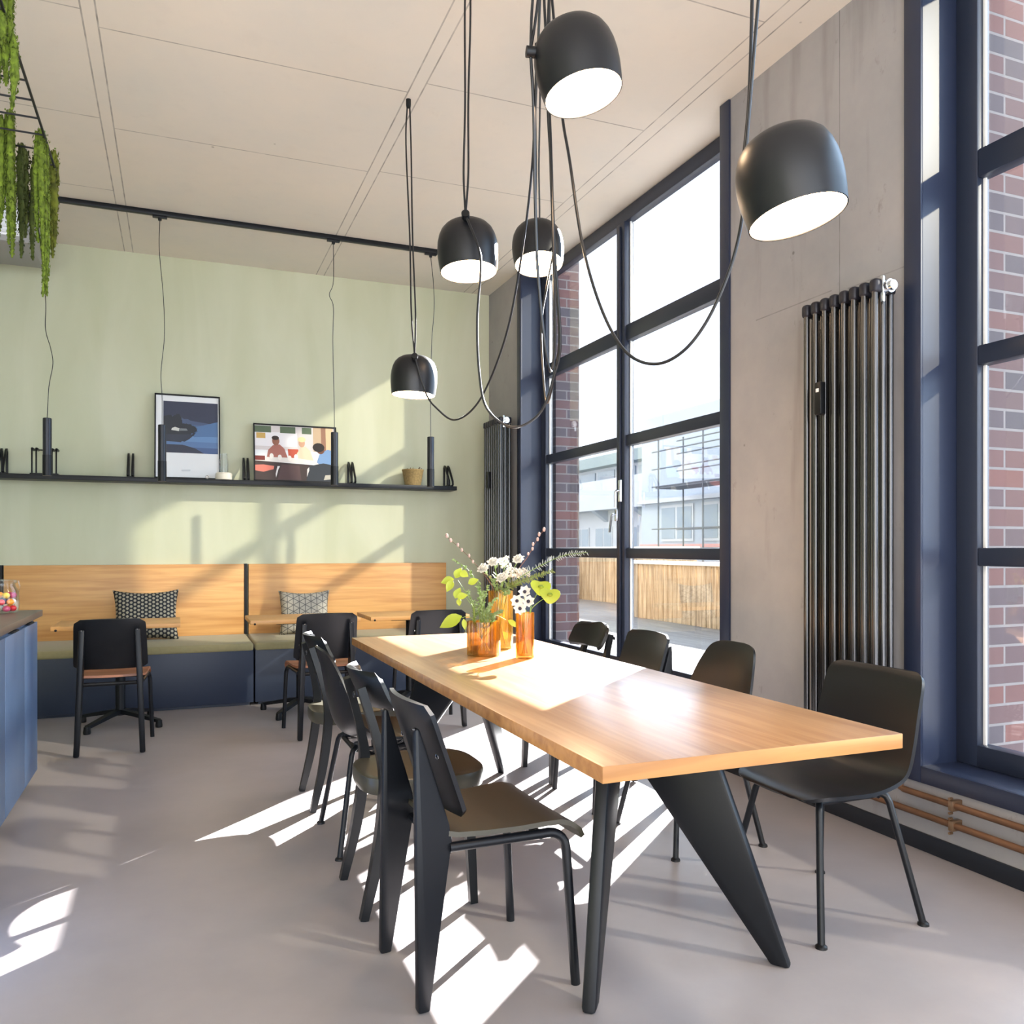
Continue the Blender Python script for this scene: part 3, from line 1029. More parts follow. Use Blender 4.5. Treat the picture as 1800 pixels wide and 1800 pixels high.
def make_wedge_chair(seat_mat, name, label):
    """steel and sheet chair: hollow wedge rear legs, tube front legs, separate seat and back"""
    t = thing(name, label, 'chair')
    for s in (-1, 1):
        xs = s * 0.180
        poly = [(-0.246, 0.004), (-0.212, 0.004), (-0.150, 0.40), (-0.143, 0.445), (-0.150, 0.49), (-0.232, 0.755), (-0.245, 0.755)]
        wl = MB().prism(poly, 'X', xs - 0.016, xs + 0.016, bevel=0.007)
        for v in wl.bm.verts:
            v.co.x -= s * 0.030 * v.co.z / 0.78
        wl.build('rear_leg', M['black'], t)
        pts = [(s * 0.222, 0.214, 0.0), (s * 0.208, 0.190, 0.39)] + [(s * (0.208 - .003 * k), 0.190 - 0.045 * (1 - math.cos(PI / 2 * k / 5)), 0.39 + 0.042 * math.sin(PI / 2 * k / 5)) for k in range(1, 6)] + [(s * 0.175, -0.15, 0.428)]
        MB().tube(pts, 0.0135, 10).build('front_leg', M['black'], t)
    for yy, zz, ww in ((-0.155, 0.418, .172), (0.12, 0.426, .19)):
        MB().tube([(-ww, yy, zz), (ww, yy, zz)], 0.012, 8).build('crossbar', M['black'], t)
    # seat: flat, corners rounded, front lip curling down
    rows = []
    prof = [(-0.165, 0.461), (-0.13, 0.456), (-0.05, 0.452), (0.05, 0.452), (0.13, 0.456), (0.175, 0.456), (0.205, 0.447), (0.228, 0.429), (0.242, 0.406)]
    for y, z in prof:
        hw = 0.186 + (y + 0.165) * 0.070
        if y < -0.15:
            hw -= 0.012
        if y > 0.236:
            hw -= 0.01
        rows.append([(hw * (-1 + 2 * k / 12), y, z - 0.004 + 0.004 * abs(-1 + 2 * k / 12) ** 2) for k in range(13)])
    seat = MB().grid(rows, -0.014).build('seat', seat_mat, t)
    for s in (-1, 1):
        MB().sphere((s * 0.155, 0.165, 0.4585), 0.009, sz=0.35, seg=10).build('bolt', M['chrome'], seat)
    # back panel: leaning, slightly dished, rounded top corners
    rows = []
    z0, z1 = 0.505, 0.815
    n = 14
    for i in range(n + 1):
        f = i / n
        z = z0 + (z1 - z0) * f
        y = -0.138 - 0.104 * f
        hw = 0.208 - 0.012 * f
        r = 0.035
        if f > 1 - r / (z1 - z0):
            q = (z - (z1 - r)) / r
            hw -= r * (1 - math.sqrt(max(0, 1 - q * q)))
        if f < r / (z1 - z0):
            q = ((z0 + r) - z) / r
            hw -= r * (1 - math.sqrt(max(0, 1 - q * q)))
        rows.append([(hw * (-1 + 2 * k / 14), y + 0.022 * (-1 + 2 * k / 14) ** 2, z) for k in range(15)])
    bk = MB().grid(rows, 0.013).build('backrest', M['blackshell'], t)
    for s in (-1, 1):
        zz = 0.675
        MB().sphere((s * 0.157, -0.138 - 0.104 * (zz - z0) / (z1 - z0) + 0.0150, zz), 0.010, sy=0.5, seg=10).build('bolt', M['chrome'], bk)
        MB().tube([(s * 0.151, -0.236, 0.748), (s * 0.151, -0.250, 0.752)], [0.006, 0.004], 8).build('rivet', M['radiator'], bk)
    return t


def make_plastic_chair(name, label):
    """moulded chair: rounded thick seat, two curved rear posts carrying a floating back"""
    t = thing(name, label, 'chair')
    for s in (-1, 1):
        pts = spline([(s * 0.186, -0.215, 0.0), (s * 0.180, -0.165, 0.22), (s * 0.168, -0.140, 0.44), (s * 0.152, -0.160, 0.58), (s * 0.125, -0.212, 0.765)], 8)
        rs = [0.9 + 0.35 * math.sin(min(1, i / (len(pts) - 1) * 1.3) * PI) for i in range(len(pts))]
        MB().tube(pts, rs, flat=(0.030, 0.034)).build('rear_leg', M['blackplastic'], t)
        pts = [(s * 0.190, 0.170, 0.0), (s * 0.180, 0.160, 0.25), (s * 0.172, 0.150, 0.43)]
        MB().tube(pts, [0.85, 1.0, 1.15], flat=(0.032, 0.032)).build('front_leg', M['blackplastic'], t)
    # seat: squircle, thick rim
    out = []
    n = 44
    for k in range(n):
        a = 2 * PI * k / n
        e = 0.62
        x = 0.212 * math.copysign(abs(math.cos(a)) ** e, math.cos(a))
        y = 0.225 * math.copysign(abs(math.sin(a)) ** e, math.sin(a))
        x *= 1.0 - 0.12 * max(0, -y / 0.225)
        out.append((x, y + 0.02))
    m = MB()
    bmt = bmesh.new()
    rings = []
    for sc_, z in ((0.0, 0.446), (0.5, 0.447), (0.85, 0.455), (0.95, 0.458), (0.99, 0.455), (1.0, 0.447), (1.0, 0.415), (0.985, 0.40), (0.9, 0.40)):
        rings.append([bmt.verts.new((p[0] * sc_, 0.02 + (p[1] - 0.02) * sc_, z)) for p in out] if sc_ else [bmt.verts.new((0, 0.02, z))])
    for A, B in zip(rings, rings[1:]):
        for k in range(n):
            k2 = (k + 1) % n
            if len(A) == 1:
                bmt.faces.new((A[0], B[k], B[k2]))
            else:
                bmt.faces.new((A[k], B[k], B[k2], A[k2]))
    bmt.faces.new(rings[-1])
    bmesh.ops.recalc_face_normals(bmt, faces=bmt.faces)
    m._append(bmt)
    m.build('seat', M['blackwood'], t, angle=50)
    # back: curved band, rounded corners
    rows = []
    z0, z1 = 0.688, 0.82
    n = 14
    for i in range(n + 1):
        f = i / n
        z = z0 + (z1 - z0) * f
        y = -0.172 - 0.062 * f - 0.006 * math.sin(PI * f)
        hw = 0.205
        r = 0.055
        if z > z1 - r:
            q = (z - (z1 - r)) / r
            hw -= r * 0.9 * (1 - math.sqrt(max(0, 1 - q * q)))
        if z < z0 + r * 0.7:
            q = (z0 + r * 0.7 - z) / (r * 0.7)
            hw -= r * 0.6 * (1 - math.sqrt(max(0, 1 - q * q)))
        rows.append([(hw * (-1 + 2 * k / 16), y + 0.062 * (-1 + 2 * k / 16) ** 2, z) for k in range(17)])
    bk = MB().grid(rows, 0.016).build('backrest', M['blackplastic'], t)
    for s in (-1, 1):
        MB().sphere((s * 0.125, -0.235, 0.745), 0.011, sy=0.5, seg=10).build('bolt', M['blackshell'], bk)
    return t


def make_shell_chair(name, label, kind):
    """one-piece shell on a tube base with glides; kind 'square' has a wide back, 'round' a tapered one"""
    t = thing(name, label, 'chair')
    if kind == 'square':
        keys = [(-0.262, 0.822, 0.150, 0.0), (-0.256, 0.815, 0.185, 0.004), (-0.245, 0.785, 0.214, 0.012), (-0.225, 0.68, 0.222, 0.022), (-0.205, 0.57, 0.226, 0.028), (-0.18, 0.49, 0.226, 0.030),
                (-0.13, 0.452, 0.224, 0.026), (-0.03, 0.438, 0.224, 0.016), (0.08, 0.445, 0.222, 0.008), (0.17, 0.452, 0.208, 0.0), (0.215, 0.444, 0.17, -0.004), (0.228, 0.436, 0.11, -0.006)]
    else:
        keys = [(-0.258, 0.825, 0.055, 0.0), (-0.254, 0.815, 0.115, 0.008), (-0.245, 0.785, 0.160, 0.020), (-0.228, 0.70, 0.196, 0.040), (-0.208, 0.59, 0.224, 0.060), (-0.18, 0.50, 0.232, 0.070),
                (-0.13, 0.455, 0.232, 0.065), (-0.03, 0.435, 0.230, 0.045), (0.08, 0.440, 0.226, 0.024), (0.17, 0.452, 0.205, 0.006), (0.215, 0.446, 0.165, 0.0), (0.230, 0.438, 0.10, 0.0)]
    prof = interp_profile(keys, 4)
    MB().grid(sheet(prof, 17), 0.010 if kind == 'round' else 0.012).build('seat_shell', M['blackshell'], t, angle=60)
    b = MB()
    for sy in (-1, 1):
        b.tube([(-0.13, sy * 0.13, 0.405), (0.13, sy * 0.13, 0.405)], 0.0095, 8)
    for s in (-1, 1):
        b.tube([(s * 0.12, -0.13, 0.405), (s * 0.12, 0.13, 0.405)], 0.0095, 8)
        for sy in (-1, 1):
            b.tube([(s * 0.12, sy * 0.12, 0.40), (s * 0.12, sy * 0.12, 0.437)], 0.012, 8)
    if kind == 'round':
        for k in range(5):
            x = -0.1 + 0.05 * k
            b.tube([(x, -0.13, 0.40), (x * 0.4, 0.0, 0.335), (x, 0.13, 0.40)], 0.0035, 6)
    b.build('under_frame', M['black'], t)
    for s in (-1, 1):
        for sy in (-1, 1):
            top = [(s * 0.09, sy * 0.10, 0.418), (s * 0.135, sy * 0.130, 0.417), (s * 0.150, sy * 0.142, 0.408), (s * 0.157, sy * 0.149, 0.39)]
            leg = MB().tube(top + [(s * 0.236, sy * 0.212, 0.008)], 0.0115, 10).build('leg', M['black'], t)
            MB().lathe([(0.0, 0.012), (0.012, 0.012), (0.018, 0.007), (0.019, 0.0)], 14, Matrix.Translation((s * 0.237, sy * 0.213, 0.0)), cap_hi=True).build('glide', M['blackplastic'], leg)
    return t


GL, GR, GB = 'dining chairs along the left side of the long table', 'dining chairs along the window side of the long table', 'chairs at the small tables by the bench'
wedge = make_wedge_chair(M['blackwood'], 'dining_chair', 'black chair with wide wedge rear legs, nearest at the left of the table')
wedge['group'] = GL
wedge.location = (0.825, 2.335, 0)
wedge.rotation_euler = (0, 0, -PI / 2 + 0.05)
plastic = make_plastic_chair('dining_chair', 'black chair with rounded seat, second from the front on the left side')
plastic['group'] = GL
plastic.location = (0.788, 2.935, 0)
plastic.rotation_euler = (0, 0, -PI / 2)
round_ch = make_shell_chair('dining_chair', 'black shell chair on thin tube legs, third from the front on the left', 'round')
round_ch['group'] = GL
round_ch.location = (0.808, 3.553, 0)
round_ch.rotation_euler = (0, 0, -PI / 2)
place(plastic, (0.80, 4.15, 0), -PI / 2, 'black plastic chair farthest back on the left side of the table')
# window side
square_ch = make_shell_chair('dining_chair', 'black one-piece square shell chair at the near window-side corner of table', 'square')
square_ch['group'] = GR
square_ch.location = (2.063, 2.265, 0)
square_ch.rotation_euler = (0, 0, PI / 2)
place(round_ch, (2.045, 3.05, 0), PI / 2, 'black chair with rounded tapered shell back before the concrete pier', GR)
place(wedge, (2.015, 3.665, 0), PI / 2, 'black chair with two bolts in its arched back, before the window', GR)
place(plastic, (1.992, 4.154, 0), PI / 2, 'black chair with low floating back panel behind the amber vases, before window', GR)
# bench side
bench_ch = make_wedge_chair(M['walnutseat'], 'cafe_chair', 'dark chair with brown seat at the leftmost small table')
bench_ch['group'] = GB
bench_ch.location = (-0.381, 5.74, 0)
place(bench_ch, (0.90, 5.69, 0), 0.02, 'dark chair with brown seat at the middle small table')
place(bench_ch, (1.665, 5.70, 0), 0.0, 'dark chair at the right small table behind the end of the long table')

# ================================================================== BENCHES, SMALL TABLES
YBF = 6.841
YR = 7.62


def bench(x0, x1, label, divider):
    xc = (x0 + x1) / 2
    t = thing('upholstered_bench', label, 'bench', (xc, YBF + .3, 0), 0, 'benches along the green wall')
    hw = (x1 - x0) / 2
    y0, y1 = YBF - (YBF + .3), YB - (YBF + .3)
    MB().box(-hw + .004, hw - .004, y0, y1 - .002, 0.025, 0.435, bevel=.003).box(-hw + .03, hw - .03, y0 + .04, y1 - .01, 0, .03).build('base', M['benchblue'], t)
    MB().box(-hw + .004, hw - .004, y0 - .006, YR - (YBF + .3), 0.43, 0.492, bevel=.018, seg=3).build('seat_cushion', M['olive'], t)
    MB().box(-hw + .012, hw - (0.02 if divider else 0.0), YR - (YBF + .3), y1 - .001, 0.44, 1.103, bevel=.002).build('back_panel', M['oakx'], t)
    if divider:
        MB().box(hw - 0.02, hw + 0.006, YR - (YBF + .3) - .004, y1 - .001, 0.49, 1.106, bevel=.001).build('joint_strip', M['gap'], t)
    return t


bench(-1.30, 0.555, 'long bench with oak back behind the left and middle of the room', True)
bench(0.56, 2.385, 'bench with oak back nearest the window corner, end of the row', False)
bench(-3.15, -1.305, 'bench continuing behind the kitchen counter at far left', True)


def cushion(x, y, z, w, h, th, m_, label, tilt, rz=0.0):
    n = 18
    t = MB()
    for side in (1, -1):
        rows = []
        for i in range(n + 1):
            v = -1 + 2 * i / n
            row = []
            for k in range(n + 1):
                u = -1 + 2 * k / n
                px_ = u * (w / 2) * (1 - 0.10 * (1 - v * v) * 0 - 0.09 * (1 - abs(u)) * 0) * (1 - 0.10 * (1 - v * v) * abs(u) ** 3)
                py_ = v * (h / 2) * (1 - 0.14 * (1 - u * u) * abs(v) ** 3)
                zz = th / 2 * ((1 - u ** 4) * (1 - v ** 4)) ** 0.55
                row.append((px_, py_, side * zz))
            rows.append(row if side == 1 else list(reversed(row)))
        t.grid(rows)
    bmesh.ops.remove_doubles(t.bm, verts=t.bm.verts, dist=0.0005)
    o = t.build('throw_cushion', m_, None, angle=80)
    o.rotation_euler = (PI / 2 - tilt, 0, rz)
    o.location = (x, y, z)
    tag(o, label, 'cushion', 'cushions on the bench')
    return o


cushion(-0.245, 7.43, 0.69, 0.50, 0.43, 0.16, M['cushdark'], 'dark cushion with small geometric weave leaning on the left bench back', 0.24, 0.03)
cushion(1.03, 7.45, 0.675, 0.44, 0.40, 0.15, M['cushlight'], 'pale grey cushion with hexagon line pattern on the right bench', 0.24, -0.04)


def small_table(x0, x1, label):
    xc = (x0 + x1) / 2
    yc = 6.38
    t = thing('bistro_table', label, 'table', (xc, yc, 0), 0, 'small oak tables in front of the bench')
    hw = (x1 - x0) / 2
    MB().box(-hw, hw, -0.28, 0.24, 0.700, 0.730, bevel=.003).build('tabletop', M['oakx'], t)
    MB().sphere((-hw + 0.03, -0.281, 0.705), 0.008, seg=8).build('screw_cap', M['gap'], t)
    MB().lathe([(0.035, 0.07), (0.032, 0.10), (0.032, 0.69), (0.06, 0.699)], 18, Matrix.Translation((0, 0.06, 0)), cap_hi=True).box(-.2, .2, -.15, .2, .685, .699, bevel=.003).build('column', M['black'], t)
    for k in range(4):
        a = PI / 4 + k * PI / 2 + 0.15
        ca, sa = math.cos(a), math.sin(a)
        lg = MB().tube([(0.02 * ca, 0.06 + 0.02 * sa, 0.095), (0.10 * ca, 0.06 + 0.10 * sa, 0.085), (0.315 * ca, 0.06 + 0.315 * sa, 0.045)], [1.1, 1.0, 0.75], flat=(0.045, 0.028)).build('foot', M['black'], t)
        MB().lathe([(0.0, 0.0), (0.022, 0.0), (0.024, 0.012), (0.02, 0.05), (0.0, 0.055)], 14, Matrix.Translation((0.315 * ca, 0.06 + 0.315 * sa, 0))).build('glide', M['blackplastic'], lg)
    return t


small_table(-0.77, 0.012, 'small oak table in front of the dark geometric cushion')
small_table(0.47, 1.25, 'small oak table in front of the pale hexagon cushion')
small_table(1.325, 2.10, 'small oak table at the right end of the bench')

# ================================================================== KITCHEN COUNTER AT THE LEFT
XC0, XCF = -1.42, -0.69
cb = [(4.99, 4.61), (4.605, 4.12), (4.115, 3.62), (3.615, 3.12), (3.115, 2.62)]
labs = ['blue grey cabinet at the far end of the counter, next to the bench', 'blue grey cabinet second from the counter end', 'blue grey cabinet third from the counter end at the left edge', 'blue grey cabinet fourth from the counter end', 'blue grey cabinet nearest the camera under the counter']
for (ya, yb), lb in zip(cb, labs):
    ym_ = (ya + yb) / 2
    t = thing('kitchen_cabinet', lb, 'cabinet', ((XC0 + XCF) / 2, ym_, 0), 0, 'blue grey base cabinets')
    hx, hy = (XCF - XC0) / 2, (ya - yb) / 2
    MB().box(-hx, hx - .02, -hy, hy, 0.11, 0.87).build('body', M['cabblue'], t, smooth=False)
    MB().box(-hx, hx - .07, -hy, hy - .0, 0.0, 0.11).build('plinth', M['plinth'], t, smooth=False)
    d = MB().box(hx - .02, hx, -hy + .0015, hy - .0015, 0.075, 0.855, bevel=.0015).build('door', M['cabblue'], t)
    MB().box(hx - .012, hx + .004, -.06, .06, 0.857, 0.866, bevel=.001).build('edge_pull', M['gap'], d)
ct = tag(MB().box(XC0 - .01, XCF + .022, 2.60, 5.01, 0.882, 0.915, bevel=.003).build('counter_worktop', M['counter']), 'dark brown worktop over the blue grey cabinets', 'worktop')
tag(MB().box(XC0, XCF - .025, 2.60, 4.99, 0.866, 0.882).build('trim_1', M['gap'], smooth=False), 'black shadow gap strip under the worktop', 'trim', **S)
# sweet jar
jx, jy = -0.815, 4.80
jar = thing('glass_jar', 'clear glass jar of colourful sweets on the dark worktop', 'jar', (jx, jy, 0.9155))
MB().lathe([(0, .004), (.062, .004), (.07, .012), (.074, .05), (.07, .11), (.055, .135), (.055, .15)], 24, rib=0).build('jar_body', M['clear'], jar)
MB().lathe([(.06, .15), (.062, .153), (.062, .165), (.0, .17)], 24).tube([(.066, 0, .10), (.075, 0, .13), (.066, 0, .165)], .003, 6).build('lid', M['clear'], jar)
cols = [(200, 40, 50), (235, 150, 40), (240, 240, 235), (70, 60, 110), (220, 190, 60), (180, 70, 110)]
rnd = random.Random(4)
names = ['red', 'orange', 'white', 'purple', 'yellow', 'pink']
for k in range(18):
    lay = k // 6
    a = (k % 6) * PI / 3 + lay * 0.5
    c = k % 6 if lay % 2 == 0 else (k + 2) % 6
    r = 0.043
    o = MB().sphere((0, 0, 0), 0.018, sx=1, sy=1, sz=.85, seg=12).build('wrapped_sweet', mat('sweet_%s' % names[c], cols[c], .3))
    o.location = (jx + r * math.cos(a), jy + r * math.sin(a), 0.9155 + 0.024 + 0.033 * lay)
    tag(o, '%s sweet in the %s layer of the glass jar' % (names[c], ('bottom', 'middle', 'top')[lay]), 'sweet', 'sweets in the glass jar')

# ================================================================== SHELF AND WHAT STANDS ON IT
SZ0, SZ1, SY0 = 1.788, 1.826, 7.455
shelf = thing('wall_shelf', 'long black wall shelf along the green wall', 'shelf', (0.5, YB, SZ0))
si = Matrix.Translation((-0.5, -YB, -SZ0))
o = MB().box(-1.75, 2.44, SY0, YB, SZ0, SZ1, bevel=.002).build('board', M['black'], shelf); o.matrix_parent_inverse = si
for x in (-1.29, -0.37, 0.548, 1.47, 2.395):
    ol = []
    for (yy, zz) in ((YB - .012, SZ1 + .012), (YB - .012, SZ1 + .185), (YB - .03, SZ1 + .205), (YB - .055, SZ1 + .19), (YB - .175, SZ1 + .05), (YB - .18, SZ1 + .02), (YB - .16, SZ1 + .008)):
        ol.append((x, yy, zz))
    br = MB()
    for dx in (-.017, .017):
        br.tube([(a + dx, b, c) for a, b, c in ol], 1.0, closed=True, flat=(0.016, 0.014))
    br.box(x - .024, x + .024, YB - .17, YB - .01, SZ1, SZ1 + .01, bevel=.002)
    o = br.build('bracket', M['blackplastic'], shelf, angle=60)
    o.matrix_parent_inverse = si
rk = thing('wire_rack', 'small black wire rack on the shelf behind a hanging tube lamp', 'rack', (-0.99, 7.56, SZ1))
for k in range(4):
    xk = (-.085, -.055, .055, .085)[k]
    MB().tube([(xk, -.06, 0), (xk, -.06, .19), (xk, -.045, .205), (xk, .05, .205)], [.006, .006, .011, .011], 8).build('upright', M['blackplastic'], rk)
MB().box(-.10, .10, -.07, .06, 0.0, .012, bevel=.003).tube([(-.085, .04, .205), (.085, .04, .205)], .005, 6).build('rack_base', M['blackplastic'], rk)


def framed(x0, x1, h, yb, yt, label, name):
    """frame standing on the shelf and leaning on the wall; local x right, z up"""
    w = x1 - x0
    t = thing(name, label, 'picture', ((x0 + x1) / 2, yb, SZ1 + .001), 0, 'framed pictures leaning on the shelf')
    t.rotation_euler = (-math.atan2(yt - yb, h), 0, 0)
    f = MB()
    b = 0.011
    f.box(-w / 2, -w / 2 + b, -.02, 0, 0, h, bevel=.001)
    f.box(w / 2 - b, w / 2, -.02, 0, 0, h, bevel=.001)
    f.box(-w / 2, w / 2, -.02, 0, 0, b, bevel=.001)
    f.box(-w / 2, w / 2, -.02, 0, h - b, h, bevel=.001)
    f.box(-w / 2 + .002, w / 2 - .002, -.006, 0, .002, h - .002)
    f.build('frame', M['gap'], t)
    return t, w, h


def art(parent, name, w, h, layers, m0, rough=0.0):
    """flat print built of coloured patches, coordinates 0..1 (u right, v up)"""
    mats = [m0]
    mb = MB()
    mb.poly([(-w / 2, -.0065, .0), (w / 2, -.0065, .0), (w / 2, -.0065, h), (-w / 2, -.0065, h)])
    ar = random.Random(5)
    for i, (col, pts) in enumerate(layers):
        if rough and len(pts) > 5:
            q = []
            for (a, b), (c_, d_) in zip(pts, pts[1:] + pts[:1]):
                edge = min(a, c_) < 0.13 or max(a, c_) > .97
                for k in range(5):
                    f = k / 5
                    j = 0 if (k == 0 or edge) else rough
                    q.append((a + (c_ - a) * f + ar.uniform(-j, j), b + (d_ - b) * f + ar.uniform(-j, j)))
            pts = q
        mm = bpy.data.materials.get('print_%d_%d_%d' % col)
        if mm is None:
            mm = mat('print_%d_%d_%d' % col, col, .45)
        if mm not in mats:
            mats.append(mm)
        mb.poly([(-w / 2 + u * w, -.0067 - .00012 * i, v * h) for u, v in pts], mats.index(mm))
    return mb.build(name, mats, parent, smooth=False)


def ell(cx_, cy_, rx_, ry_, n=14, a0=0, a1=2 * PI):
    return [(cx_ + rx_ * math.cos(a0 + (a1 - a0) * k / n), cy_ + ry_ * math.sin(a0 + (a1 - a0) * k / n)) for k in range(n)]


t, w, h = framed(-0.187, 0.335, 0.735, 7.545, 7.655, 'tall framed print of a dark island under a blue evening sky', 'framed_print')
L = []
u0, u1, v0, v1 = 0.115, 0.985, 0.30, 0.93
n = 9
cols = [(62, 70, 92), (66, 78, 102), (72, 84, 110), (76, 90, 120), (80, 100, 134), (92, 122, 160), (104, 140, 184), (92, 122, 166), (76, 98, 140)]
for i, c in enumerate(cols):
    b, a = v1 - (v1 - v0) * i / n, v1 - (v1 - v0) * (i + 1) / n
    L.append((c, [(u0, a), (u1, a), (u1, b), (u0, b)]))
L.append(((58, 64, 84), [(u0, .72), (.3, .76), (.55, .70), (u1, .66), (u1, .93), (u0, .93)]))
L.append(((84, 116, 158), [(.45, .60), (.7, .64), (u1, .70), (u1, .52), (.6, .50)]))
L.append(((50, 54, 62), [(u0, .52), (.3, .50), (.55, .53), (.66, .57), (.64, .62), (.58, .64), (.5, .66), (.42, .66), (.4, .72), (.36, .78), (.3, .76), (.26, .74), (.2, .76), (u0, .74)]))
L.append(((56, 62, 76), [(u0, .52), (.55, .53), (.64, .56), (.56, .50), (.5, .46), (.36, .43), (u0, .44)]))
L.append(((206, 206, 200), [(.24, .575), (.36, .565), (.37, .60), (.30, .615), (.25, .60)]))
L.append(((120, 126, 130), [(.37, .57), (.5, .575), (.48, .60), (.38, .60)]))
L.append(((58, 62, 78), [(u0, .30), (.76, .30), (.62, .36), (.42, .40), (u0, .40)]))
L.append(((206, 210, 214), [(.40, .075), (.54, .08), (.54, .10), (.40, .095)]))
art(t, 'print', w - .022, h - .022, L, M['paper'], .010).location = (0, 0, .011)

t, w, h = framed(0.612, 1.338, 0.525, 7.56, 7.655, 'wide framed photo of three people talking at an outdoor table', 'framed_photo')
L = []
L.append(((214, 206, 204), [(0, .55), (1, .55), (1, 1), (0, 1)]))
L.append(((234, 230, 232), [(.0, .62), (.52, .62), (.52, .88), (.0, .88)]))
for a, b in ((.0, .20), (.31, .50), (.58, .70)):
    L.append(((92, 108, 84), [(a, .87), (b, .87), (b, .99), (a, .99)]))
L.append(((206, 168, 96), [(.02, .76), (.13, .76), (.13, .86), (.02, .86)]))
L.append(((196, 170, 140), [(.72, .55), (.82, .55), (.82, 1), (.72, 1)]))
L.append(((152, 112, 90), [(.82, .55), (.88, .55), (.88, 1), (.82, 1)]))
L.append(((214, 190, 150), [(.88, .55), (.97, .55), (.97, 1), (.88, 1)]))
L.append(((190, 84, 60), [(.41, .38), (.54, .38), (.53, .58), (.40, .58)]))
L.append(((170, 108, 96), [(.14, .40), (.40, .40), (.36, .58), (.30, .66), (.22, .64), (.16, .55)]))
L.append(((150, 100, 80), ell(.255, .72, .045, .085)))
L.append(((60, 46, 40), ell(.25, .775, .045, .04)))
L.append(((222, 206, 176), [(.50, .38), (.72, .38), (.68, .56), (.62, .64), (.56, .62), (.51, .50)]))
L.append(((206, 160, 130), ell(.575, .70, .04, .08)))
L.append(((228, 210, 160), ell(.575, .765, .05, .05)))
L.append(((120, 154, 196), [(.74, .28), (1, .2), (1, .56), (.90, .60), (.80, .52)]))
L.append(((112, 72, 56), ell(.81, .58, .05, .07)))
L.append(((34, 28, 28), ell(.785, .63, .075, .085)))
L.append(((226, 220, 214), [(.0, .34), (.66, .32), (.8, .30), (.74, .38), (.5, .42), (.0, .42)]))
L.append(((66, 52, 50), [(.0, .0), (1, .0), (1, .26), (.72, .30), (.0, .35)]))
L.append(((84, 62, 62), [(.27, .02), (.56, .02), (.54, .28), (.32, .29)]))
L.append(((46, 52, 60), [(.62, .0), (1, .0), (1, .30), (.84, .34), (.66, .28)]))
L.append(((214, 120, 104), [(.0, .17), (.1, .15), (.22, .20), (.23, .26), (.1, .28), (.0, .27)]))
L.append(((226, 224, 222), [(.25, .05), (.28, .2), (.30, .26), (.27, .26), (.245, .12)]))
L.append(((216, 212, 208), [(.63, .08), (.66, .2), (.66, .26), (.635, .22)]))
L.append(((120, 50, 44), [(.0, .36), (.12, .36), (.12, .44), (.0, .44)]))
for cx_, cy_ in ((.2, .44), (.30, .42), (.42, .41), (.50, .44)):
    L.append(((238, 232, 224), ell(cx_, cy_, .025, .05)))
L.append(((190, 184, 170), [(.84, .03), (.95, .05), (.93, .13), (.86, .12)]))
art(t, 'photo', w - .022, h - .022, L, M['paper']).location = (0, 0, .011)

gv = thing('glass_candle_holder', 'clear glass cylinder on a cream base beside the island print', 'candle holder', (0.36, 7.50, SZ1 + .0005))
MB().lathe([(0, 0), (.064, 0), (.068, .006), (.068, .05), (.06, .06), (0, .06)], 24).build('holder_base', M['ceramic'], gv)
MB().lathe([(.036, .06), (.036, .16), (.030, .185), (.030, .225)], 24).build('glass_tube', M['clear'], gv)
rg = tag(MB().lathe([(.014 + .003 * math.cos(2 * PI * k / 8), .003 * math.sin(2 * PI * k / 8)) for k in range(9)], 18).build('metal_ring', M['chrome']), 'tiny metal ring on the shelf beside the candle holder', 'ring')
rg.location = (0.225, 7.475, SZ1 + .017)
rg.rotation_euler = (PI / 2, 0, .5)
pt = thing('flower_pot', 'small brown woven flower pot at the right end of the shelf', 'pot', (2.035, 7.545, SZ1 + .0005))
MB().lathe([(0, 0), (.072, 0), (.076, .01), (.098, .135), (.102, .14), (.102, .15), (.092, .15), (.09, .135)], 28).build('pot_body', M['cork'], pt)
MB().lathe([(0, .14), (.06, .143), (.091, .135)], 20).build('potting_soil', M['soil'], pt)
dm = MB()
rnd = random.Random(2)
for k in range(14):
    a = rnd.uniform(0, 2 * PI); r_ = rnd.uniform(0, .07)
    dm.tube([(r_ * math.cos(a), r_ * math.sin(a), .13), (r_ * 1.1 * math.cos(a) + .01, r_ * 1.1 * math.sin(a), .13 + rnd.uniform(.02, .05))], .003, 5)
dm.build('dry_sprigs', M['soil'], pt)

# ================================================================== TRACK WITH TUBE LAMPS
YT = 6.663
track = tag(MB().box(-1.6, 2.04, YT - .018, YT + .018, CEIL - .036, CEIL - .0005, bevel=.002).build('lighting_track', M['black']), 'black lighting track across the concrete ceiling', 'track')
tube_px = [
    ([(60, 352), (70, 420), (80, 525), (80, 578), (89, 612), (93, 640), (86, 680), (83, 735)], 735, 836, 'tube lamp hanging from the track at far left, below the green plants'),
    ([(281, 392), (280, 440), (287, 520), (289, 590), (283, 655), (285, 700), (285, 747)], 747, 846, 'tube lamp hanging before the island print'),
    ([(586, 428), (586, 495), (579, 518), (586, 540), (585, 600), (587, 690), (588, 760)], 760, 853, 'tube lamp hanging before the right edge of the framed photo'),
    ([(757, 448), (762, 500), (763, 545), (759, 600), (757, 690), (757, 768)], 768, 856, 'rightmost tube lamp hanging next to the woven flower pot')]
